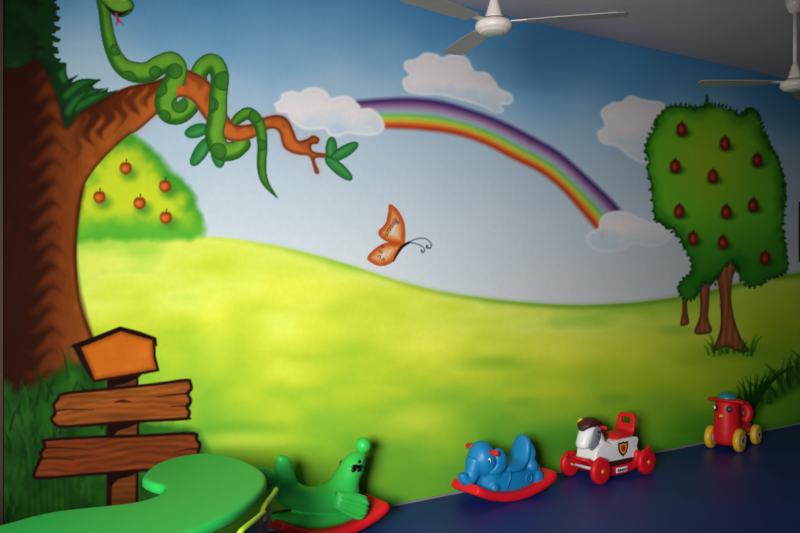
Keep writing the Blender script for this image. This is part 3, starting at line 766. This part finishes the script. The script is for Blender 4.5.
for sy in (-1, 1):
    Geo().ball((0.128, sy * 0.056, 0.362), (0.009, 0.007, 0.01)).obj('eye', P_black, seal)
    w = Geo()
    for dx, dz in ((-0.012, 0.006), (0.012, -0.006), (0.004, 0.004), (-0.004, 0.006), (0.016, 0.003), (-0.014, -0.004)):
        w.ball((0.105 + dx * 1.3, sy * (0.066 if sy < 0 else 0.056), 0.332 + dz * 1.6), (0.015, 0.008, 0.012))
    w.obj('whisker_pad', P_black, seal)
m_ = Geo().tube([(0.16, -0.05, 0.335), (0.178, -0.04, 0.352), (0.195, -0.02, 0.366), (0.203, 0.0, 0.372), (0.195, 0.02, 0.366), (0.178, 0.04, 0.352), (0.16, 0.05, 0.335)], 0.0035, 8)
m_.obj('mouth', mat('dark_green_line', (16, 60, 26), 0.5), seal)

# ---- elephant rocker
ele = thing('elephant_rocker', 'blue elephant rocking toy with red handles on a red rocker', 'rocking toy', W(2.775, 0.222, 0), ROT)
rocker('rocker', 0.335, 0.08, 0.265, 0.056, P_red, ele)
g = Geo(); rings = []
for i in range(21):
    x = -0.215 + 0.475 * i / 20; e = min(1, math.sin(math.pi * (i + 0.3) / 20.6) ** 0.33)
    zb = floor_curve(0.335, 0.08, x) + 0.035
    zt = np.interp(x, [-0.215, -0.17, -0.09, 0.0, 0.10, 0.2, 0.26], [0.18, 0.21, 0.20, 0.17, 0.165, 0.175, 0.165])
    w = 0.10 * e; ring = []
    for a in np.linspace(0, 2 * math.pi, 25)[:-1]:
        ca, sa = math.cos(a), math.sin(a)
        ring.append(Vector((x, w * math.copysign(abs(ca) ** 0.6, ca), (zt + zb) / 2 + (zt - zb) / 2 * math.copysign(abs(sa) ** 0.6, sa))))
    rings.append(ring)
g.loft(rings)
g.ball((-0.185, 0, 0.25), (0.084, 0.092, 0.11), (0, -0.15, 0), 26, 18)           # head
g.ball((-0.13, 0, 0.18), (0.075, 0.095, 0.085))
tr = cr([(-0.235, 0, 0.255), (-0.255, 0, 0.205), (-0.268, 0, 0.165), (-0.29, 0, 0.143), (-0.32, 0, 0.15), (-0.332, 0, 0.175), (-0.334, 0, 0.19)], 5)
g.tube([tuple(p) for p in tr], [float(r[0]) for r in cr([[.06], [.05], [.044], [.038], [.034], [.03], [.027]], 5)], 18, side=(0, 1, 0))
for sy in (-1, 1):       # foot bulges
    g.ball((-0.15, sy * 0.068, 0.09), (0.034, 0.03, 0.036)); g.ball((0.2, sy * 0.065, 0.10), (0.045, 0.04, 0.05))
g.obj('body', P_blue, ele, remesh=0.006, relax=7)
st = Geo()                                                                              # moulded saddle with upright back
prof = cr([(-0.085, 0.2), (-0.03, 0.188), (0.04, 0.188), (0.095, 0.205), (0.125, 0.25), (0.14, 0.30), (0.15, 0.335), (0.156, 0.35)], 5)
ww = [float(v[0]) for v in cr([[.07], [.088], [.092], [.09], [.08], [.07], [.055], [.025]], 5)]
st.tube([(a, 0, b) for a, b in prof], [(w, 0.03) for w in ww], 26, side=(0, 1, 0))
st.ball((0.165, 0, 0.24), (0.045, 0.08, 0.085), (0, 0.1, 0)); st.ball((0.02, 0, 0.175), (0.13, 0.096, 0.028)); st.ball((0.17, 0, 0.17), (0.06, 0.09, 0.06))
st.obj('seat', P_blue, ele, remesh=0.006, relax=7)
for sy in (-1, 1):
    e_ = Geo(); q = cr([(-0.165, sy * 0.085, 0.315), (-0.135, sy * 0.103, 0.285), (-0.125, sy * 0.106, 0.235), (-0.155, sy * 0.1, 0.2), (-0.2, sy * 0.086, 0.185)], 5)
    e_.tube([tuple(p) for p in q], [tuple(r) for r in cr([(0.012, 0.02), (0.013, 0.036), (0.013, 0.042), (0.012, 0.03), (0.006, 0.01)], 5)], 16, side=(0, 1, 0))
    e_.obj('ear', P_blue, ele, subsurf=1)
    Geo().tube([(-0.185, sy * 0.06, 0.305), (-0.185, sy * 0.105, 0.307), (-0.185, sy * 0.135, 0.307), (-0.185, sy * 0.142, 0.307)], [0.014, 0.015, 0.016, 0.008], 16).obj('handle', P_red, ele)
    eo = Geo().ball((-0.205, sy * 0.09, 0.262), (0.012, 0.008, 0.014), (0, 0, -sy * .5)).obj('eye', P_eye, ele)
    Geo().ball((-0.212, sy * 0.0935, 0.260), (0.008, 0.006, 0.009), (0, 0, -sy * .5)).obj('pupil', P_black, eo)
    Geo().torus((0.10, sy * 0.1, 0.115), 0.024, 0.005, 'y').obj('moulded_ring', P_blue, ele)
    Geo().tube([(-0.05, sy * .094, 0.185), (-0.055, sy * .103, 0.14), (-0.08, sy * .1, 0.085)], 0.006, 10).obj('moulded_seam', P_blue, ele)

# ---- rocking horse on wheels
horse = thing('ride_on_horse', 'white wheeled ride-on horse with red seat, red wheels and brown mane', 'ride-on toy', W(3.685, 0.235, 0), ROT)
hb = Geo()
out = cr([(-0.215, 0.125), (0.205, 0.125), (0.212, 0.20), (0.216, 0.265), (0.06, 0.268), (-0.03, 0.262), (-0.075, 0.25), (-0.13, 0.27), (-0.215, 0.23), (-0.235, 0.17)], 5, True)
rings = []
for y, k in ((-0.092, 0.965), (-0.085, 1.0), (0.085, 1.0), (0.092, 0.965)):
    rings.append([Vector(((a - 0.01) * k + 0.01, y, (b - 0.19) * k + 0.19)) for a, b in out])
hb.loft(rings); hb.obj('body', P_white, horse, bevel=0.008)
nk = Geo()
q = cr([(-0.12, 0, 0.21), (-0.145, 0, 0.29), (-0.18, 0, 0.345), (-0.225, 0, 0.35)], 5)
nk.tube([tuple(p) for p in q], [tuple(r) for r in cr([(0.075, 0.075), (0.066, 0.062), (0.06, 0.056), (0.05, 0.045)], 5)], 22, side=(0, 1, 0))
q = cr([(-0.17, 0, 0.355), (-0.22, 0, 0.34), (-0.255, 0, 0.29), (-0.27, 0, 0.245), (-0.272, 0, 0.228)], 5)
nk.tube([tuple(p) for p in q], [tuple(r) for r in cr([(0.058, 0.05), (0.06, 0.052), (0.055, 0.046), (0.052, 0.044), (0.03, 0.026)], 5)], 22, side=(0, 1, 0))
nk.obj('head', P_white, horse, remesh=0.006, relax=6)
mn = Geo(); q = cr([(-0.285, 0, 0.352), (-0.262, 0, 0.385), (-0.215, 0, 0.402), (-0.16, 0, 0.392), (-0.115, 0, 0.345), (-0.085, 0, 0.285), (-0.07, 0, 0.25)], 5)
mn.tube([tuple(p) for p in q], [tuple(r) for r in cr([(0.018, 0.016), (0.056, 0.028), (0.07, 0.036), (0.07, 0.042), (0.064, 0.046), (0.054, 0.044), (0.03, 0.02)], 5)], 16, side=(0, 1, 0))
mn.obj('mane', P_brown, horse, subsurf=1)
for sy in (-1, 1):
    br = Geo(); q = cr([(-0.165, sy * 0.058, 0.375), (-0.195, sy * 0.066, 0.33), (-0.215, sy * 0.066, 0.285), (-0.24, sy * 0.06, 0.245), (-0.255, sy * 0.052, 0.228)], 4)
    br.tube([tuple(p) for p in q], [tuple(r) for r in cr([(0.008, 0.03), (0.013, 0.044), (0.014, 0.044), (0.013, 0.036), (0.006, 0.014)], 4)], 14, side=(0, 1, 0))
    bo = br.obj('bridle', P_grey, horse, subsurf=1)
    for (x, z, r) in ((-0.19, 0.345, .009), (-0.197, 0.315, .008), (-0.185, 0.3, .006), (-0.236, 0.252, .006), (-0.25, 0.245, .004)):
        Geo().ball((x, sy * (0.0785 if z > .28 else 0.07), z), (r, 0.004, r)).obj('eye' if r == .009 else 'rivet', P_black, bo)
    Geo().tube([(-0.155, sy * 0.045, 0.372), (-0.15, sy * 0.085, 0.376), (-0.15, sy * 0.112, 0.374), (-0.15, sy * 0.118, 0.374)], [0.011, 0.012, 0.013, 0.007], 14).obj('handle', P_red, horse)
Geo().tube([(-0.235, 0.03, 0.385), (-0.24, 0.045, 0.415), (-0.24, 0.05, 0.428)], [0.018, 0.026, 0.013], 14).obj('ear', P_yellow, horse)
se = Geo(); q = cr([(0.0, 0.262), (0.04, 0.283), (0.11, 0.285), (0.165, 0.297), (0.185, 0.34)], 5)
se.tube([(a, 0, b) for a, b in q], [tuple(r) for r in cr([(0.07, 0.018), (0.085, 0.024), (0.09, 0.026), (0.092, 0.024), (0.088, 0.018)], 5)], 22, side=(0, 1, 0))
so = se.obj('seat', P_red, horse, subsurf=1)
bk = Geo()                                                                               # backrest with a hand slot
def rrect(w, z0, z1, r, n_=6):
    o_ = []
    for cx_, cz_, a0 in ((w - r, z1 - r, 0), (-w + r, z1 - r, 90), (-w + r, z0 + r, 180), (w - r, z0 + r, 270)):
        for k in range(n_ + 1):
            a = math.radians(a0 + 90 * k / n_); o_.append((cx_ + r * math.cos(a), cz_ + r * math.sin(a)))
    return o_
oo = rrect(0.08, 0.27, 0.43, 0.035); ii = rrect(0.045, 0.358, 0.402, 0.02)
lean = lambda z: 0.178 + (z - 0.27) * 0.22
k_ = len(oo); v = []
for t0, o_ in ((-0.014, oo), (0.014, oo), (0.014, ii), (-0.014, ii)):
    v += [Vector((lean(z) + t0, y, z)) for y, z in o_]
ff = []
for L0 in range(4):
    L1 = (L0 + 1) % 4
    for j in range(k_): ff.append([L0 * k_ + j, L0 * k_ + (j + 1) % k_, L1 * k_ + (j + 1) % k_, L1 * k_ + j])
bk.add(v, ff); bk.obj('backrest', P_red, horse, bevel=0.006)
for sy in (-1, 1):
    rl = Geo(); q = cr([(-0.335, 0.175), (-0.30, 0.15), (-0.24, 0.115), (-0.16, 0.072), (-0.06, 0.058), (0.06, 0.058), (0.16, 0.072), (0.24, 0.115), (0.30, 0.155), (0.335, 0.185)], 5)
    rl.tube([(a, sy * 0.098, b) for a, b in q], [tuple(r) for r in cr([(0.014, 0.014), (0.02, 0.02), (0.022, 0.026), (0.022, 0.032), (0.022, 0.036), (0.022, 0.036), (0.022, 0.032), (0.022, 0.026), (0.02, 0.02), (0.014, 0.014)], 5)], 16, side=(0, 1, 0))
    for xx in (-0.2, 0.2): rl.ball((xx, sy * 0.098, 0.135), (0.034, 0.026, 0.045))
    ro = rl.obj('rail', P_red, horse, remesh=0.006, relax=5)
    if sy < 0:
        lb = Geo().box((-0.055, -0.124, 0.045), (0.06, -0.1185, 0.082)).obj('label_plate', P_white, ro, bevel=0.002)
        ik = Geo(); pts_ = cr([(-0.047, 0.06), (-0.04, 0.073), (-0.036, 0.056), (-0.026, 0.056), (-0.02, 0.07), (-0.016, 0.056), (-0.008, 0.066), (0.0, 0.056), (0.008, 0.067), (0.015, 0.056), (0.025, 0.068), (0.032, 0.056), (0.045, 0.066), (0.05, 0.06)], 4)
        ik.tube([(a, -0.1246, b) for a, b in pts_], (0.0035), 8); ik.obj('label_print', P_ink, ro)
    fo = Geo(); fo.prism([(-0.12, 0.1), (0.12, 0.1), (0.15, 0.128), (-0.15, 0.128)], sy * 0.06, sy * 0.104); fo.obj('foot_well', P_brown, horse, bevel=0.004)
for xx in (-0.245, 0.245):
    Geo().tube([(xx, -0.15, 0.092), (xx, 0.15, 0.092)], 0.011, 12).obj('axle', P_hub, horse)
    for sy in (-1, 1):
        wo = Geo().lathe([(0.012, -0.024), (0.06, -0.024), (0.082, -0.022), (0.091, -0.012), (0.092, 0.0), (0.091, 0.012), (0.082, 0.022), (0.06, 0.024), (0.05, 0.018), (0.012, 0.018)], (xx, sy * 0.142, 0.092), 'y', 36).obj('wheel', P_red, horse)
        Geo().lathe([(0.004, -0.03), (0.013, -0.028), (0.016, -0.022), (0.016, 0.022), (0.013, 0.028), (0.004, 0.03)], (xx, sy * 0.142, 0.092), 'y', 18).obj('hub_cap', P_orange, wo)
Geo().tube([(-0.325, -0.098, 0.165), (-0.325, 0.098, 0.165)], 0.012, 12).obj('cross_bar', P_red, horse)
horse.scale = (0.92, 0.92, 0.92)
# shield emblem on the side
def shield(k):
    return [((a) * k + 0.05, (b) * k + 0.205) for a, b in ((-0.05, 0.045), (-0.02, 0.04), (0.0, 0.048), (0.02, 0.04), (0.05, 0.045), (0.05, 0.0), (0.035, -0.032), (0.0, -0.058), (-0.035, -0.032), (-0.05, 0.0))]
em = Geo().prism(shield(1.05), -0.0945, -0.091).obj('shield_emblem', P_black, horse, smooth=False)
Geo().prism(shield(0.76), -0.0956, -0.094).obj('shield_field', P_orange, em, smooth=False)
Geo().prism([(0.05 + 0.024 * math.cos(a), 0.207 + 0.026 * math.sin(a) * (1 if math.sin(a) < 0 else .8)) for a in np.linspace(0, 6.283, 9)[:-1]], -0.0964, -0.095).obj('shield_mark', P_dred, em, smooth=False)

# ---- red ride-on bird with yellow wheels
bird = thing('ride_on_bird', 'red ride-on bird with teal cap, round eyes and yellow wheels', 'ride-on toy', W(5.16, 0.2, 0), ROT + math.radians(12.5))
bb = Geo(); prof = [(0.075, 0.045), (0.088, 0.07), (0.092, 0.13), (0.09, 0.2), (0.086, 0.27), (0.082, 0.33), (0.074, 0.365), (0.05, 0.382), (0.01, 0.386)]
rings = []
for r, z in prof:
    rings.append([Vector((-0.14 + r * 1.15 * math.cos(a), r * 1.06 * math.sin(a), z)) for a in np.linspace(0, 2 * math.pi, 25)[:-1]])
bb.loft(rings)
q = cr([(-0.13, 0, 0.11), (-0.03, 0, 0.125), (0.08, 0, 0.13), (0.17, 0, 0.13), (0.215, 0, 0.14)], 5)
bb.tube([tuple(p) for p in q], [tuple(r) for r in cr([(0.08, 0.06), (0.07, 0.055), (0.075, 0.06), (0.075, 0.06), (0.03, 0.025)], 5)], 22, side=(0, 1, 0))
bb.obj('body', P_red, bird, remesh=0.0065, relax=6)
bt = Geo().torus((0.0, 0.0, 0.0), 0.056, 0.034, 'x', 30, 12, 1.0, 1.1)
bt.xf(Matrix.Translation((0.155, 0, 0.24)) @ Matrix.Rotation(0.2, 4, 'Y')); bo = bt.obj('backrest', P_red, bird)
Geo().lathe([(0.01, -0.01), (0.05, -0.008), (0.05, 0.008), (0.01, 0.01)], (0, 0, 0), 'x', 24).xf(Matrix.Translation((0.155, 0, 0.24)) @ Matrix.Rotation(0.2, 4, 'Y')).obj('backrest_pad', mat('deep_red_plastic', (120, 12, 22), 0.4), bo)
cp = Geo(); cp.lathe([(0.066, 0.0), (0.072, 0.01), (0.066, 0.032), (0.045, 0.05), (0.015, 0.058), (0.002, 0.059)], (-0.135, 0, 0.375), 'z', 28); cp.obj('cap', P_teal, bird)
bm_ = Geo(); q = cr([(-0.16, -0.14, 0.366), (-0.155, -0.10, 0.376), (-0.15, 0.0, 0.38), (-0.155, 0.10, 0.376), (-0.16, 0.14, 0.366)], 5)
bm_.tube([tuple(p) for p in q], [tuple(r) for r in cr([(0.018, 0.011), (0.04, 0.014), (0.085, 0.016), (0.04, 0.014), (0.018, 0.011)], 5)], 14, side=(1, 0, 0)); bm_.obj('handlebar', P_red, bird, subsurf=1)
for sy in (-1, 1):
    a = math.radians(180 + sy * 34); c = Vector((-0.14 + 0.1 * math.cos(a), 0.09 * math.sin(a), 0.318))
    ey = Geo().ball(c, (0.017, 0.021, 0.023), (0, 0, a)).obj('eye_rim', P_black, bird)
    Geo().ball(c + Vector((0.008 * math.cos(a), 0.008 * math.sin(a), 0.003)), (0.013, 0.014, 0.015), (0, 0, a)).obj('eye', P_eye if sy < 0 else P_teal, ey)
    Geo().ball(c + Vector((0.018 * math.cos(a), 0.018 * math.sin(a), 0.002)), (0.005, 0.006, 0.007), (0, 0, a)).obj('pupil', P_black, ey)
Geo().ball((-0.244, 0, 0.268), (0.02, 0.017, 0.013)).obj('beak', P_yellow, bird)
for xx, R_, yy in ((-0.175, 0.088, 0.108), (0.185, 0.078, 0.1)):
    Geo().tube([(xx, -yy, R_), (xx, yy, R_)], 0.012, 12).obj('axle', P_hub, bird)
    for sy in (-1, 1):
        wo = Geo().lathe([(R_ * .5, -0.022), (R_ * .8, -0.026), (R_ * .95, -0.018), (R_, 0), (R_ * .95, 0.018), (R_ * .8, 0.026), (R_ * .5, 0.022)], (xx, sy * yy, R_), 'y', 36).obj('wheel', P_yellow, bird)
        ho = Geo().lathe([(0.014, -0.024), (R_ * .42, -0.022), (R_ * .55, -0.016), (R_ * .55, 0.016), (R_ * .42, 0.022), (0.014, 0.024)], (xx, sy * yy, R_), 'y', 28).obj('hub', P_hub, wo)
        Geo().lathe([(0.002, -0.03), (0.014, -0.027), (0.014, 0.027), (0.002, 0.03)], (xx, sy * yy, R_), 'y', 18).obj('axle_cap', P_black, ho)

# ---- green kidney table
TZ = 0.55
tab = thing('activity_table', 'low green wavy edged plastic table in the left corner of the photo', 'table', W(0.2, 1.0, 0))
tc_ = np.array(W(0.2, 1.0, 0))[:2]
def loc(s, d): p = W(s, d, 0); return (p.x - tc_[0], p.y - tc_[1])
edge = [(-0.30, 1.0), (-0.176, 0.985), (-0.07, 0.945), (0.016, 0.93), (0.11, 0.945), (0.262, 0.978), (0.36, 0.945), (0.418, 0.875), (0.43, 0.82), (0.412, 0.75), (0.41, 0.66), (0.45, 0.575), (0.52, 0.47), (0.63, 0.385), (0.74, 0.36), (0.825, 0.405), (0.872, 0.55), (0.876, 0.70), (0.852, 0.86), (0.786, 1.01), (0.672, 1.16), (0.528, 1.295), (0.385, 1.385), (0.2, 1.47), (0.0, 1.50), (-0.3, 1.47), (-0.6, 1.35), (-0.8, 1.15), (-0.9, 0.85), (-0.88, 0.55), (-0.8, 0.42), (-0.65, 0.42), (-0.52, 0.56), (-0.46, 0.75), (-0.46, 0.88), (-0.40, 0.97)]
ol = [loc(a, b) for a, b in cr(edge, 6, True)]
n_ol = len(ol)
def inset(pts, dist):
    P_ = np.array(pts); t_ = np.roll(P_, -1, 0) - np.roll(P_, 1, 0); t_ /= np.linalg.norm(t_, axis=1)[:, None]
    nr_ = np.stack([-t_[:, 1], t_[:, 0]], 1)
    A = 0.5 * np.sum(P_[:, 0] * np.roll(P_[:, 1], -1) - np.roll(P_[:, 0], -1) * P_[:, 1])
    return P_ + nr_ * dist * (1 if A > 0 else -1)
g = Geo(); rings = []
for ins, z in ((0.03, TZ - 0.045), (0.008, TZ - 0.042), (0.0, TZ - 0.034), (0.0, TZ - 0.016), (0.003, TZ - 0.007), (0.009, TZ - 0.002), (0.018, TZ), (0.03, TZ)):
    rings.append([Vector((a, b, z)) for a, b in inset(ol, ins)])
g.loft(rings)
P_table = mat('green_table_plastic', (44, 180, 78), 0.5, 0.22, 0.02, 40, 0.1, 350)
g.obj('table_top', P_table, tab)
P_dgreen = mat('dark_green_plastic', (20, 74, 34), 0.5)
for (a, b) in ((0.64, 0.56), (0.02, 1.2), (-0.6, 1.2), (-0.72, 0.6)):
    x, y = loc(a, b)
    lg = Geo().lathe([(0.02, 0.0), (0.026, 0.004), (0.03, TZ - 0.06), (0.045, TZ - 0.045)], (x, y, 0), 'z', 20).obj('leg', P_dgreen, tab)

# ---- two child chairs pushed to the table
P_rim_shine = mat('lime_rim_shine_plastic', (150, 186, 34), 0.22, 0.5, 0.03, 30)  # highlight on the chair back's top edge, painted in as lime
P_chair_unlit = mat('unlit_chair_plastic', (52, 84, 30), 0.35, 0.5, 0.03, 30)  # same chair plastic, its unlit look put into a darker green
CZ = 0.484
def chair(label, loc_, rz):
    """local: +x is the back side; seat looks along -x; back width along y"""
    c = thing('child_chair', label, 'chair', loc_, rz, 'child chairs at the green table')
    Wd = 0.13
    rim = Geo(); q = cr([(-0.006, -Wd, CZ - 0.035), (0.0, -Wd + 0.012, CZ - 0.01), (0.006, -Wd + 0.04, CZ), (0.012, 0, CZ + 0.004), (0.006, Wd - 0.04, CZ), (0.0, Wd - 0.012, CZ - 0.01), (-0.006, Wd, CZ - 0.035)], 6)
    rim.tube([tuple(p) for p in q], 0.0105, 12, side=(1, 0, 0)); rim.obj('back_rim', P_rim_shine, c)
    pn = Geo(); rings = []
    for z in np.linspace(0.29, CZ - 0.004, 10):
        xb = np.interp(z, [0.28, 0.4, 0.5], [-0.03, -0.01, 0.008]); wy = Wd - 0.002 if z < CZ - 0.03 else Wd - 0.002 - 0.04 * ((z - CZ + 0.03) / 0.03) ** 2
        rings.append([Vector((xb + dx, y, z)) for dx, y in ((-0.012, -wy), (-0.006, -wy * .5), (-0.004, 0), (-0.006, wy * .5), (-0.012, wy), (-0.004, wy), (0.003, wy * .5), (0.005, 0), (0.003, -wy * .5), (-0.004, -wy))])
    pn.loft(rings); pn.obj('backrest', P_chair_unlit, c)
    st_ = Geo(); st_.prism(rrect(0.13, -0.28, -0.01, 0.045), 0.268, 0.286, 'xy'); st_.v = [Vector((p.y, p.x, p.z)) for p in st_.v]
    st_.obj('seat', P_chair_unlit, c, bevel=0.006)
    for sx, sy in ((0, -1), (0, 1), (1, -1), (1, 1)):
        x0, y0 = (-0.04 if sx == 0 else -0.25), sy * 0.105
        Geo().tube([(x0, y0, 0.27), (x0 + (0.025 if sx == 0 else -0.02), y0 + sy * 0.015, 0.012), (x0 + (0.025 if sx == 0 else -0.02), y0 + sy * 0.015, 0.0)], [0.014, 0.012, 0.011], 12).obj('leg', P_chair_unlit, c)
    return c
def at_height(px, py, z):
    D = (CAMH - z) * F / (py - CY); return Vector(((px - CX) / F * D, D, 0))
a_, b_ = at_height(277.5, 486, CZ), at_height(261.5, 507, CZ)
dd = (b_ - a_).normalized(); rz_ = math.atan2(dd.y, dd.x) + math.pi / 2
c1 = chair('green child chair nearer the wall, its back rim with painted lime shine beside the seal toy', (a_ + b_) / 2, rz_)
c2 = copy_tree(c1); c2['label'] = 'green child chair at the bottom photo edge, its back rim with painted lime shine longer in view'
a2, b2 = at_height(265, 510, CZ), at_height(242, 528.5, CZ)
d2 = (b2 - a2).normalized(); c2.location = a2 + d2 * 0.13; c2.rotation_euler.z = math.atan2(d2.y, d2.x) + math.pi / 2

# ---- ceiling fans
P_fan = mat('cream_white_enamel', (216, 206, 200), 0.35, 0.5, 0.02, 30)
P_disc = mat('pale_fan_cap', (190, 196, 190), 0.4)
P_ring = mat('rose_fan_band', (150, 96, 100), 0.4)
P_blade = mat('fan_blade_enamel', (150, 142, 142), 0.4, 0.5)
def fan(label, loc_, rz):
    f = thing('ceiling_fan', label, 'ceiling fan', loc_, rz, 'ceiling fans')
    z0 = 2.45 - ROOM_H     # underside of the motor; the origin is at the ceiling
    Geo().lathe([(0.012, -0.09), (0.03, -0.085), (0.05, -0.045), (0.058, -0.005), (0.05, 0.0)], (0, 0, 0), 'z', 28).obj('canopy', P_fan, f)
    Geo().tube([(0, 0, -0.08), (0, 0, z0 + 0.1)], 0.0115, 16).obj('rod', P_fan, f)
    Geo().lathe([(0.045, 0.064), (0.04, 0.08), (0.03, 0.11), (0.02, 0.145), (0.013, 0.165), (0.010, 0.165)], (0, 0, z0), 'z', 28).obj('bell_cover', P_fan, f)
    mo = Geo().lathe([(0.03, 0.004), (0.05, 0.0), (0.068, 0.004), (0.07, 0.012), (0.078, 0.014), (0.084, 0.022), (0.085, 0.036), (0.08, 0.05), (0.065, 0.058), (0.048, 0.062), (0.04, 0.062)], (0, 0, z0), 'z', 40).obj('motor', P_fan, f)
    Geo().lathe([(0.002, -0.004), (0.04, -0.002), (0.058, 0.004), (0.055, 0.012)], (0, 0, z0 - 0.001), 'z', 36).obj('bottom_cap', P_disc, mo)
    Geo().lathe([(0.047, 0.0), (0.05, 0.0), (0.05, 0.008), (0.047, 0.008)], (0, 0, z0 + 0.060), 'z', 36).obj('band', P_ring, mo)
    for k in range(3):
        a = 2 * math.pi * k / 3; M_ = Matrix.Rotation(a, 4, 'Z') @ Matrix.Translation((0, 0, z0 + 0.045)) @ Matrix.Rotation(math.radians(5), 4, 'X')
        b_ = Geo(); o_ = [(0.15, -0.045), (0.3, -0.058), (0.54, -0.062), (0.575, -0.05), (0.585, 0.0), (0.575, 0.045), (0.54, 0.052), (0.3, 0.05), (0.15, 0.04)]
        b_.prism(o_, -0.002, 0.002, 'xy').xf(M_); bo_ = b_.obj('blade', P_blade, f, smooth=False)
        i_ = Geo(); i_.prism([(0.06, -0.016), (0.13, -0.02), (0.2, -0.03), (0.2, 0.028), (0.13, 0.018), (0.06, 0.014)], 0.002, 0.006, 'xy').xf(M_); i_.obj('blade_arm', P_fan, bo_, smooth=False)
    return f
f1 = fan('white ceiling fan hanging above the rainbow, its motor near the top centre', (0.424, 3.83, ROOM_H), math.radians(-14))
f2 = copy_tree(f1); f2['label'] = 'white ceiling fan on a long visible rod in the upper right corner'
f2.location = (2.37, 5.1, ROOM_H); f2.rotation_euler.z = math.radians(60)

# ---- black panel on the wall at the right edge
wp = thing('wall_panel', 'black panel on the mural wall, just entering at the right edge', 'panel', W(wall_s(797.8), 0.0, 1.42), ROT)
Geo().prism(rrect(0.25, 0.0, 0.53, 0.01), -0.06, -0.004).xf(Matrix.Translation((0.25, 0, 0))).obj('housing', P_black, wp, bevel=0.006)
# ================================================================ camera and light
cam = bpy.data.cameras.new('camera'); cam.lens = 36.0 * F / 800.0; cam.sensor_width = 36.0; cam.sensor_fit = 'HORIZONTAL'
cam.shift_y = -(266.5 - CY) / 800.0; cam.clip_start = 0.05
co = bpy.data.objects.new('camera', cam); COL.objects.link(co)
co.location = (0, 0, CAMH); co.rotation_euler = (math.pi / 2, 0, 0); SC.camera = co

def area(name, loc_, target, sx, sy, power, col, spread):
    l = bpy.data.lights.new(name, 'AREA'); l.shape = 'RECTANGLE'; l.size = sx; l.size_y = sy; l.energy = power; l.color = col
    l.spread = math.radians(spread)
    o = bpy.data.objects.new(name, l); COL.objects.link(o); o.location = loc_
    o.rotation_euler = (Vector(target) - Vector(loc_)).to_track_quat('-Z', 'Y').to_euler()
    return o
area('window_daylight', W(S0 + 0.02, (WD0 + WD1) / 2, (WZ0 + WZ1) / 2), W(1.95, 0, 0.9), WD1 - WD0 - 0.1, WZ1 - WZ0 - 0.1, 68, (1.0, 0.985, 0.95), 60)

w = bpy.data.worlds.new('World'); SC.world = w; w.use_nodes = True
bg = w.node_tree.nodes['Background']; bg.inputs['Color'].default_value = (0.6, 0.7, 0.85, 1); bg.inputs['Strength'].default_value = 0.6
SC.view_settings.view_transform = 'Standard'; SC.view_settings.look = 'None'
SC.view_settings.gamma = 1.0; SC.view_settings.use_curve_mapping = False
SC.view_settings.exposure = 0.0
SC.cycles.max_bounces = 6; SC.cycles.diffuse_bounces = 4
